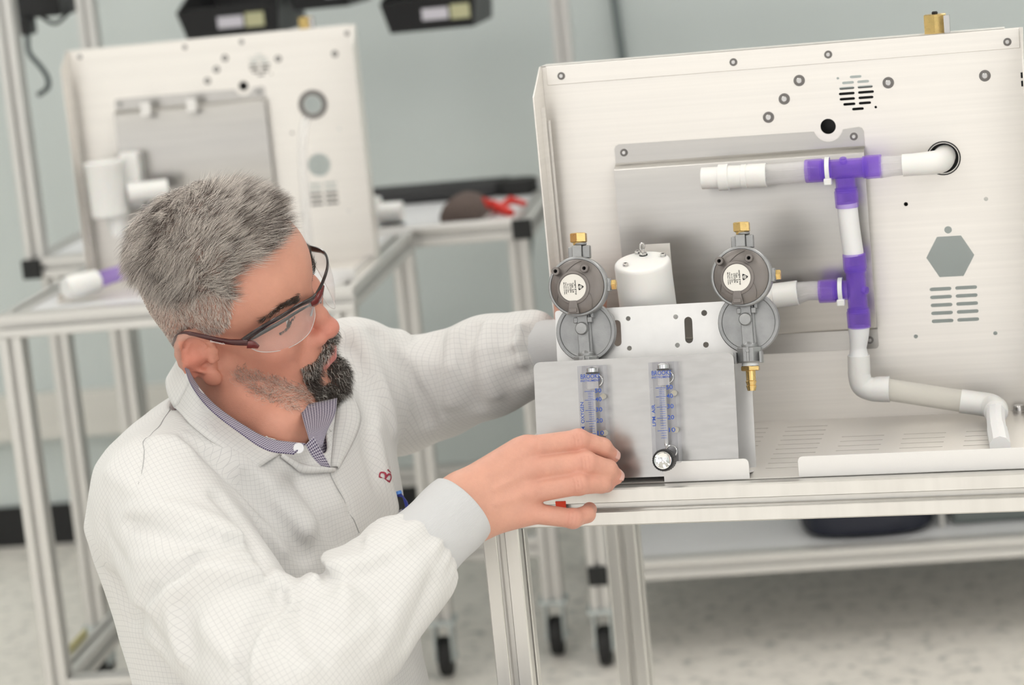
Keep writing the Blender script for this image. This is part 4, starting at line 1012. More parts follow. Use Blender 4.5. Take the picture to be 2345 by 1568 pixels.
def hand_sdf(P):
    d = None
    w0, w1 = v3(-0.0711, 2.3866, 0.9176), v3(-0.0558, 2.3821, 0.8925)
    d = smin(cone(P, w0, w1, .0215, .0205), cone(P, R_EL+(R_WR-R_EL)*.45, R_WR, .034, .0245), .02)
    for k, a in (('idx', w0), ('mid', w0*.65+w1*.35), ('rng', w0*.3+w1*.7), ('pky', w1)):
        m = RH[k][0][0]
        d = smin(d, cone(P, a, m, .0170, .0122), .0125)
    d = smin(d, cone(P, v3(-0.0599, 2.3917, 0.9235), v3(-0.0041, 2.4092, 0.9531), .0185, .0130), .012)
    d = smin(d, cone(P, v3(-0.0533, 2.3900, 0.8911), v3(-0.0002, 2.3964, 0.8933), .0165, .0120), .012)
    d = smin(d, cone(P, v3(-0.0435, 2.4031, 0.9076), v3(0.0051, 2.4116, 0.9213), .0190, .0130), .014)
    d = smin(d, chain(P, *RH['thb'], .004), .010)
    for k in ('idx', 'mid', 'rng', 'pky'):
        p, r = RH[k]
        f = chain(P, p, r, .0030)
        vdir = nrm(v3(0, 0, 1.5)-p[1])
        f = smin(f, ell(P, p[1]+vdir*.0018, (r[1]*1.0,)*3), .003)
        # creases over the middle joint
        ax = nrm(p[1]-p[0]); up = nrm(np.cross(ax, vdir))
        for o_ in (-.0048, -.0016, .0018, .005):
            c = p[1]+vdir*(r[1]+.0018)+ax*o_
            f = smax(f, -cone(P, c-up*.0050+ax*.0008, c+up*.0055, .0007, .0007), .0010)
        d = smin(d, f, .0042)
        m = p[0]; vd = nrm(v3(0, 0, 1.5)-m)
        d = smin(d, ell(P, m+vd*.0035-ax*.003, (.0105,)*3), .007)
    for k, a in (('idx', w0), ('mid', w0*.65+w1*.35), ('rng', w0*.3+w1*.7)):      # tendons
        m = RH[k][0][0]; vd = nrm(v3(0, 0, 1.5)-m); d = smin(d, cone(P, a+(m-a)*.45+vd*.0150, m+vd*.0095, .0018, .0030), .006)
    return d
def lefthand_sdf(P):
    k = L_WR; a1 = v3(.16, .10, .98); s1 = v3(.35, .93, -.10)
    d = smin(cone(P, L_EL+(L_WR-L_EL)*.5, k, .034, .025), cone(P, k, k+a1*.02, .026, .025), .01)
    d = smin(d, ell(P, k+a1*.050, (.030, .018, .036)), .014)
    for i, q in enumerate((.022, .007, -.008, -.021)):
        a = k+a1*.085+s1*q; L = (.9, 1, .95, .75)[i]
        d = smin(d, chain(P, [a-a1*.018, a+a1*.026*L+v3(0, .002, 0), a+a1*.044*L+v3(0, -.012, 0), a+a1*.048*L+v3(0, -.026, 0)], [.0100, .0092, .0084, .0074], .003), .004)
    d = smin(d, chain(P, [k+a1*.030+s1*.022, k+a1*.055+s1*.040-v3(0, .012, 0), k+a1*.072+s1*.042-v3(0, .024, 0)], [.013, .011, .009], .004), .008)
    return d
def trunk_sdf(P):
    d = cone(P, NECK-v3(0, 0, .04), (R_SH+L_SH)/2-v3(0, 0, .06), .054, .08)
    d = smin(d, cone(P, R_SH-ZB*.04, L_SH-ZB*.04, .040, .040), .04)
    c = (R_SH+L_SH)/2
    q = P-(c-ZB*.20); R = np.stack([FB, LB, ZB], 1)
    d = smin(d, ell(P, c-ZB*.20, (.095, .150, .24), R), .05)
    for a, b in ((R_SH, R_EL), (R_EL, R_WR), (L_SH, L_EL), (L_EL, L_WR)):
        d = smin(d, cone(P, a, b, .040, .032), .02)
    return d
def skin_colors(V, head):
    base = v3(.650, .312, .225) if head else v3(.665, .345, .258); n1 = vnoise(V, 90); n2 = vnoise(V, 30); n3 = vnoise(V, 420)
    c = base*(1+.10*(n1-.5)+.10*(n2-.5)+.05*(n3-.5))[:, None]
    def blush_and_shade(w_, col): 
        nonlocal c
        w_ = np.clip(w_, 0, 1)[:, None]; c = c*(1-w_)+np.asarray(col)*w_
    g = lambda Q, p, r: np.exp(-((Q-np.asarray(p))**2/np.asarray(r)**2).sum(-1))
    if head:
        Q = toh(V)
        blush_and_shade(.55*g(Q, (.110, 0, -.025), (.024,)*3), (.66, .20, .16))
        blush_and_shade(.36*g(Q, (.072, -.045, -.02), (.034,)*3)+.36*g(Q, (.072, .045, -.02), (.03,)*3), (.64, .24, .18))
        blush_and_shade(.60*g(Q, (-.012, -.092, .0), (.022, .014, .036))+.6*g(Q, (-.012, .092, .0), (.024, .016, .040)), (.66, .20, .14))
        blush_and_shade(.25*g(Q, (.085, 0, .075), (.03, .06, .03)), (.72, .42, .31))
        lip = (Q[:, 0] > .084) & (abs(Q[:, 1]) < .0275)
        up = g(Q, (.100, 0, -.0590), (.02, .020, .0040)); dn = g(Q, (.100, 0, -.0695), (.02, .021, .0058))
        blush_and_shade(np.where(lip, np.clip(1.5*np.maximum(up, dn), 0, .95), 0), (.56, .20, .19))
        # shaved and bearded skin under the hair
        blush_and_shade(.50*hairmask(Q), (.36, .27, .23)); blush_and_shade(.55*beardmask(Q), (.22, .14, .105))
        nk = np.clip((-.08-Q[:, 2])/.05, 0, 1)*(Q[:, 0] < .06); blush_and_shade(.25*nk, (.60, .34, .25))
    else:
        for k in ('idx', 'mid', 'rng', 'pky'):
            p, r = RH[k]; vdir = nrm(v3(0, 0, 1.5)-p[1]); ax = nrm(p[1]-p[0]); up = nrm(np.cross(ax, vdir))
            for o_ in (-.0045, -.0010, .0030): blush_and_shade(.20*np.exp(-(polyd(V, [p[1]+vdir*r[1]+ax*o_-up*.0060, p[1]+vdir*(r[1]+.0012)+ax*(o_+.0006), p[1]+vdir*r[1]+ax*o_+up*.0060])/.0009)**2), (.42, .15, .11))  # shade of the joint creases painted into the skin colour
            for j, a in ((0, .30), (1, .34), (3, .35)): blush_and_shade(a*g(V, RH[k][0][j], (.012,)*3), (.70, .25, .20))
        blush_and_shade(.25*g(V, R_WR, (.05,)*3), (.72, .43, .29))
    return np.clip(c, 0, 1)
HLX = [-.14, -.075, -.040, -.026, -.020, .012, .018, .034, .044, .046, .060, .100]
HLZ = [-.040, -.055, -.052, -.020, .032, .024, .026, .042, .070, .098, .1045, .107]
def hairmask(Q):
    z0 = np.interp(Q[:, 0], HLX, HLZ)
    return np.clip((Q[:, 2]-z0)/.004+.5, 0, 1)
def beardmask(Q):
    """dense round mouth and chin, thinner along the jaw"""
    x, y, z = Q[:, 0], np.abs(Q[:, 1]), Q[:, 2]
    must = np.exp(-((z+.0465+.30*y)/.0062)**2)*(y < .033)*(x > .080)
    side = np.exp(-((y-.0350)/.0075)**2)*(z < -.048)*(z > -.10)*(x > .06)
    chin = ((x > .066) & (z < np.where(y > .010, -.093, -.084)) & (z > -.128)).astype(float)*np.clip((.050-y)/.012, 0, 1)
    soul = np.exp(-(y/.010)**2)*(z < -.082)*(z > -.100)*(x > .08)
    return np.clip(must+side+chin+soul, 0, 1)
def jawmask(Q):
    q = Q.copy(); q[:, 1] = -np.abs(q[:, 1])
    d = np.minimum(polyd(q, [v3(.0223, -.068, -.0360), v3(.0485, -.0665, -.0440), v3(.0705, -.0654, -.0560), v3(.0851, -.060, -.0730)]),
                   polyd(q, [v3(.0400, -.076, -.0490), v3(.0617, -.082, -.0535), v3(.0825, -.086, -.0605)])+.001)
    return np.clip((.0150-d)/.010, 0, 1)
def skinmat():
    m = bpy.data.materials.new('skin'); m.use_nodes = True; nt = m.node_tree; b = nt.nodes['Principled BSDF']
    a = nt.nodes.new('ShaderNodeVertexColor'); a.layer_name = 'tint'
    nt.links.new(a.outputs[0], b.inputs['Base Color'])
    b.inputs['Roughness'].default_value = .46; b.inputs['Specular IOR Level'].default_value = .42
    b.inputs['Subsurface Weight'].default_value = .12; b.inputs['Subsurface Radius'].default_value = (1, .35, .2); b.inputs['Subsurface Scale'].default_value = .004
    tc = nt.nodes.new('ShaderNodeTexCoord')
    n = nt.nodes.new('ShaderNodeTexVoronoi'); n.inputs['Scale'].default_value = 900
    n2 = nt.nodes.new('ShaderNodeTexNoise'); n2.inputs['Scale'].default_value = 260; n2.inputs['Detail'].default_value = 4
    nt.links.new(tc.outputs['Object'], n.inputs['Vector']); nt.links.new(tc.outputs['Object'], n2.inputs['Vector'])
    ad = nt.nodes.new('ShaderNodeMath'); ad.operation = 'ADD'; nt.links.new(n.outputs['Distance'], ad.inputs[0]); nt.links.new(n2.outputs['Fac'], ad.inputs[1])
    bp = nt.nodes.new('ShaderNodeBump'); bp.inputs['Strength'].default_value = .30; bp.inputs['Distance'].default_value = .0005
    nt.links.new(ad.outputs[0], bp.inputs['Height']); nt.links.new(bp.outputs[0], b.inputs['Normal'])
    return m
person = thing('person', 'person in white gridded lab coat, seated, one hand reaching for a flow meter knob', 'person', WORLD, (-.30, 2.55, 0))
PB = Vector((-.30, 2.55, 0))
hv, hf = sdf_mesh(head_sdf, H0-v3(.155, .185, .20), H0+v3(.16, .165, .19), .0021)
rv, rf = sdf_mesh(hand_sdf, v3(-.17, 2.33, .84), v3(.115, 2.56, 1.01), .0012)
lv, lf = sdf_mesh(lefthand_sdf, L_WR-v3(.09, .10, .07), L_WR+v3(.15, .12, .07), .003)
tv, tf_ = sdf_mesh(trunk_sdf, v3(-.55, 2.2, .55), v3(.12, 3.05, 1.10), .010)
BV, BF = merge([(hv, hf), (rv, rf), (lv, lf), (tv, tf_)])
me = np_mesh('body', BV-np.array(PB), BF)
vcol(me, 'tint', np.concatenate([skin_colors(hv, True), skin_colors(rv, False), skin_colors(lv, False), skin_colors(tv, False)]))
link('body', me, skinmat(), person, WORLD, PB, label='bare head, neck and hands')

# eyes
for s in (-1, 1):
    c = toworld((.0688, s*.0350, .0148)); r = .0132
    fwd = nrm(HR @ v3(.93, .06, -.36)); q = Vector(fwd).to_track_quat('Z', 'Y').to_matrix().to_4x4(); q.translation = Vector(c)
    e = MB().lathe([(r*math.sin(a), r*math.cos(a)) for a in [k*PI/16 for k in range(17)]], (0, 0, 0), (0, 0, 1), 28, closed=False).build('eye', mat('eye_white', (.62, .56, .53), .15, 0), person, m=q)
    MB().lathe([(0, r+.0006), (.003, r+.0005), (.0058, r-.0012)], (0, 0, 0), (0, 0, 1), 24, closed=False).build('iris', mat('iris', (.07, .055, .04), .1), e, m=q)
# finger nails
def nail(k, dirv, side):
    p, r = RH[k]; t = p[3]; ax = nrm(p[3]-p[2]); n = nrm(np.asarray(dirv)-ax*(np.asarray(dirv) @ ax)); s = np.cross(ax, n)
    V = []; F = []; n_u, n_v = 9, 9
    for i in range(n_u):
        for j in range(n_v):
            a = (i/(n_u-1)-.5)*1.7; b = (j/(n_v-1)-.5)*.0098
            w_ = 1-.25*abs(j/(n_v-1)-.5)*2
            V.append(t-ax*.0015+ax*b+(s*math.sin(a*w_)+n*math.cos(a*w_))*(r[3]+.0006-.0012*max(0, (.0-b))/.005))
    for i in range(n_u-1):
        for j in range(n_v-1): F.append((i*n_v+j, (i+1)*n_v+j, (i+1)*n_v+j+1, i*n_v+j+1))
    m = MB(); m.v = [tuple(v) for v in V]; m.f = F
    o = m.build('fingernail', mat('nail', (.74, .44, .38), .22, coat=.3), person)
    sd = o.modifiers.new('solid', 'SOLIDIFY'); sd.thickness = .0006
nail('idx', v3(.75, -.45, .35), 1); nail('mid', v3(.85, -.40, .25), 1)
# ------------------------------------------------------------------ lab coat shape
SH_MID = (R_SH+L_SH)/2
TZ = [.40, .55, .6915, .80, .902, .96, 1.02]
TCX = [-.278, -.280, -.2840, -.294, -.3040, -.302, -.292]
TCY = [2.530, 2.532, 2.537, 2.548, 2.556, 2.580, 2.595]
TA = [.195, .180, .165, .180, .196, .185, .150]
TB = [.175, .150, .136, .136, .138, .125, .095]
R_CUFF0 = R_EL+(R_WR-R_EL)*.69; L_CUFF0 = L_EL+(L_WR-L_EL)*.80
R_MID = (R_EL+R_CUFF0)/2
def torso_sdf(P):
    z = P[..., 2]
    c = np.stack([np.interp(z, TZ, TCX), np.interp(z, TZ, TCY)], -1)
    a = np.interp(z, TZ, TA); b = np.interp(z, TZ, TB)
    q = P[..., :2]-c; f = q @ FB[:2]; l = q @ LB[:2]
    p_ = 2.25
    r = ((np.abs(f)/b)**p_+(np.abs(l)/a)**p_)**(1/p_)
    d = (r-1)*np.minimum(a, b)*.95
    d = smax(d, z-1.00, .05); return smax(d, .42-z, .02)
def rsleeve_sdf(P):
    o = ZB*-.012
    return chain(P, [R_SH+o, R_SH*.5+R_EL*.5+v3(-.014, -.004, -.006), R_EL, R_MID, R_CUFF0], [.0700, .0730, .0700, .0635, .0560], .012)
def lsleeve_sdf(P):
    a = v3(-0.1796, 2.7393, 0.9690); b = v3(-0.1416, 2.7669, 0.9534); c = v3(-0.0922, 2.7581, 0.9606); d_ = v3(-0.0287, 2.7170, 0.9865); e = v3(0.0251, 2.6796, 1.0043)
    return chain(P, [L_SH, a, b, c, d_, e], [.070, .0740, .0690, .0600, .0570, .0500], .012)
def coat_base(P):
    d = torso_sdf(P)
    sh = cone(P, R_SH-ZB*.020, L_SH-ZB*.020, .060, .066)
    d = smin(d, sh, .05)
    for s in (R_SH, L_SH): d = smin(d, cone(P, NECK-ZB*.035-FB*.02, s-ZB*.016, .064, .056), .035)
    d = smin(d, ell(P, NECK-FB*.055-ZB*.045, (.085, .085, .065)), .04)
    d = smin(d, rsleeve_sdf(P), .012)
    d = smin(d, lsleeve_sdf(P), .014)
    return d
# ------------------------------------------------------------------ hair
def tri_sample(V, F, mask, n, rng):
    T = np.concatenate([F[:, [0, 1, 2]], F[:, [0, 2, 3]]]); C = V[T].mean(1); T = T[mask(C)]
    a, b, c = V[T[:, 0]], V[T[:, 1]], V[T[:, 2]]; ar = np.linalg.norm(np.cross(b-a, c-a), axis=1)
    i = rng.choice(len(T), n, p=ar/ar.sum()); u, v = rng.random((2, n)); f = u+v > 1; u[f] = 1-u[f]; v[f] = 1-v[f]
    return a[i]+(b[i]-a[i])*u[:, None]+(c[i]-a[i])*v[:, None]
def strands(name, roots, comb, length, rad, cols, material, parent, lift=.5, curl=0., segs=4, droop=None, clear_=.0012, label=None):
    N = len(roots); nr = grad(head_sdf, roots); P = roots.copy(); pts = [P-nr*.0006]
    n1 = np.stack([vnoise(roots, 70), vnoise(roots+3.3, 70), vnoise(roots+7.7, 70)], -1)-.5
    rn = RNG.normal(size=(N, 3))*.13; ph = RNG.random(N)*2*PI; ax = RNG.normal(size=(N, 3)); ax /= np.linalg.norm(ax, axis=1, keepdims=True)
    for k in range(segs):
        t = k/max(1, segs-1)
        d = comb/np.linalg.norm(comb, axis=1, keepdims=True)*(.35+.65*t)+nr*(lift*(1-t)+.06)+n1*.7+rn
        if curl: d = d+curl*(np.sin(ph+t*5.0)[:, None]*ax+np.cos(ph+t*5.0)[:, None]*np.cross(ax, nr))
        d /= np.linalg.norm(d, axis=1, keepdims=True)
        P = P+d*(length/segs)[:, None]
        s_ = head_sdf(P); bad = s_ < clear_
        if bad.any(): P[bad] = P[bad]+nr[bad]*(clear_-s_[bad])[:, None]*1.1
        pts.append(P.copy())
    pts = np.stack(pts, 1)                                   # N, segs+1, 3
    K = segs+1
    tan = np.gradient(pts, axis=1); tan /= np.maximum(np.linalg.norm(tan, axis=2, keepdims=True), 1e-9)
    ref = np.broadcast_to(nr[:, None], tan.shape); s1 = np.cross(tan, ref); s1 /= np.maximum(np.linalg.norm(s1, axis=2, keepdims=True), 1e-9); s2 = np.cross(tan, s1)
    w_ = (rad*np.array([1, 1, .9, .7, .25, .1][:K]) if K <= 6 else rad*np.linspace(1, .2, K))
    V = np.stack([pts+(s1*math.cos(a)+s2*math.sin(a))*w_[None, :, None] for a in (0, 2.094, 4.189)], 2)    # N,K,3,3
    base = (np.arange(N)*K*3)[:, None, None]
    kk = (np.arange(K-1)*3)[None, :, None]; j = np.arange(3)[None, None, :]; j2 = (j+1) % 3
    F = np.stack([base+kk+j, base+kk+j2, base+kk+3+j2, base+kk+3+j], -1).reshape(-1, 4)
    me = np_mesh(name, V.reshape(-1, 3)-np.array(PB), F)
    vcol(me, 'tint', np.repeat(cols, K*3, axis=0))
    return link(name, me, material, parent, WORLD, PB, label=label)
def hairmat():
    m = bpy.data.materials.new('hair'); m.use_nodes = True; nt = m.node_tree; b = nt.nodes['Principled BSDF']
    a = nt.nodes.new('ShaderNodeVertexColor'); a.layer_name = 'tint'; nt.links.new(a.outputs[0], b.inputs['Base Color'])
    b.inputs['Roughness'].default_value = .30; b.inputs['Specular IOR Level'].default_value = .6
    return m
hm = hairmat()
Fd, Ld, Ud = HR[:, 0], HR[:, 1], HR[:, 2]
LIGHT, DARK, TAN = v3(1.0, .92, .85), v3(.070, .045, .035), v3(.44, .36, .31)
def hair_cols(p_light, n, light=None, dark=None, dk=.16):
    light = LIGHT if light is None else light; dark = DARK if dark is None else dark
    u = RNG.random(n); t = np.where(u < p_light, .50+.50*RNG.random(n), dk*RNG.random(n)**1.5)
    return dark*(1-t)[:, None]+light*t[:, None]
# long hair on top
msk = lambda C: (hairmask(toh(C)) > .5) & (toh(C)[:, 2] > .080+.004*np.sin(toh(C)[:, 0]*90)) & (np.abs(toh(C)[:, 1]) < .2)
r_ = tri_sample(hv, hf, msk, 27000, RNG); Q = toh(r_)
front = np.clip((Q[:, 0]-.01)/.06, 0, 1)[:, None]; side = np.clip((-Q[:, 1]-.01)/.05, 0, 1)[:, None]; back = np.clip((-Q[:, 0]-.02)/.06, 0, 1)[:, None]
lside = np.clip((Q[:, 1]-.02)/.04, 0, 1)[:, None]
tx = np.clip((Q[:, 0]+.02)/.09, 0, 1)[:, None]
sg = np.where(Q[:, 0]+.035*(vnoise(r_, 60)-.5)+.012*RNG.normal(size=len(r_)) > .004, 1, -1)[:, None]
comb = sg*(Fd*(.05+.85*tx)+Ld*(.95-.50*tx))+np.where(sg < 0, 1, 0)*(-Ud*.55-Fd*.25*back)
ln = .025+.009*RNG.random(len(r_)); ln *= np.where(Q[:, 2] < .095, .75, 1)*(1-.20*front[:, 0])*(1-.38*np.clip((Q[:, 2]-.120)/.02, 0, 1))
pl = np.clip(.68-.30*front[:, 0]*(1-side[:, 0])-.12*back[:, 0]+1.1*(vnoise(r_, 150)-.5)+.5*(vnoise(r_, 420)-.5), .08, .92)
strands('hair', r_, comb, ln, .00017, hair_cols(pl, len(r_)), hm, person, lift=.50, curl=.10, segs=5, clear_=.0015, label='short grey hair swept forward')
# clipped sides and back
msk = lambda C: (hairmask(toh(C)) > .35) & (toh(C)[:, 2] < .090) & ~((np.abs(toh(C)[:, 1]) > .0775) & (toh(C)[:, 2] < .045))
r_ = tri_sample(hv, hf, msk, 15000, RNG); Q = toh(r_)
comb = np.broadcast_to(-Ud*.9+Fd*.10, r_.shape)+Fd*np.where(Q[:, 0] < -.03, -.25, .15)[:, None]
ln = np.clip(.0030+(Q[:, 2]-.02)*.085, .0026, .010)
c = hair_cols(np.full(len(r_), .78), len(r_), light=v3(1.0, .90, .83), dark=v3(.24, .185, .16))
strands('clipped_hair', r_, comb, ln, .00019, c, hm, person, lift=.55, segs=3, clear_=.0008, label='closely clipped light grey-brown hair on the sides')
# beard and moustache
msk = lambda C: beardmask(toh(C)) > .30
r_ = tri_sample(hv, hf, msk, 6500, RNG); Q = toh(r_)
mo = (Q[:, 2] > -.062)[:, None]
sgn = np.sign(Q[:, 1])[:, None]
comb = np.where(mo, -Ud*.8+Ld*sgn*.7+Fd*.1, -Ud*.85+Fd*.25+Ld*sgn*.05)
ln = np.where(mo[:, 0], .009, .015)*(.7+.6*RNG.random(len(r_)))
c = hair_cols(np.where(mo[:, 0], .36, .13), len(r_), light=v3(.85, .80, .74), dark=v3(.040, .028, .022), dk=.05)
strands('beard', r_, comb, ln, .00021, c, hm, person, lift=.55, curl=.6, segs=5, clear_=.0006, label='dark goatee beard flecked with grey')
msk = lambda C: jawmask(toh(C)) > .08+.9*RNG.random(len(C))
r_ = tri_sample(hv, hf, msk, 1500, RNG); Q = toh(r_)
comb = np.broadcast_to(-Ud*.5+Fd*.8, r_.shape); ln = .007+.008*RNG.random(len(r_))
strands('jaw_stubble', r_, comb, ln, .00010, hair_cols(np.full(len(r_), .72), len(r_), light=v3(.85, .75, .66), dark=v3(.10, .07, .055), dk=.05), hm, person, lift=.5, curl=.7, segs=4, clear_=.0004, label='sparse greying beard along the jaw')
# eyebrows and lashes
def brow(s_):
    n = 520; t = .10+.90*RNG.random(n); q = np.stack([.0955-.030*t**1.8, s_*(.015+.040*t), .0355+.013*np.sin(t*2.4)-.004*t+(RNG.random(n)-.5)*.0090*(1-.6*t)], -1)
    r = snap(head_sdf, toworld(q), 0.0, 3); comb = toworld(np.zeros((n, 3))+[[-.5, s_*1.0, .25]])-toworld(np.zeros((n, 3)))
    return r, comb, .006+.003*RNG.random(n)
def lash(s_):
    n = 170; t = RNG.random(n); q = np.stack([.0840-.0080*t**2, s_*(.0215+.0290*t), .0108+.0012*t-.0016*np.sin(t*PI)], -1)
    r = snap(head_sdf, toworld(q), 0.0, 3); comb = toworld(np.zeros((n, 3))+[[.35, s_*1.2, -.5]])-toworld(np.zeros((n, 3)))
    return r, comb, .0028+.0008*RNG.random(n)
R_, C_, L_ = [np.concatenate(x) for x in zip(*[brow(-1), brow(1), lash(-1), lash(1)])]
strands('eyebrows', R_, C_, L_, .00013, hair_cols(np.full(len(R_), .03), len(R_), dark=v3(.045, .028, .020), dk=.03), hm, person, lift=.25, segs=3, clear_=.0005, label='dark eyebrows and lashes')
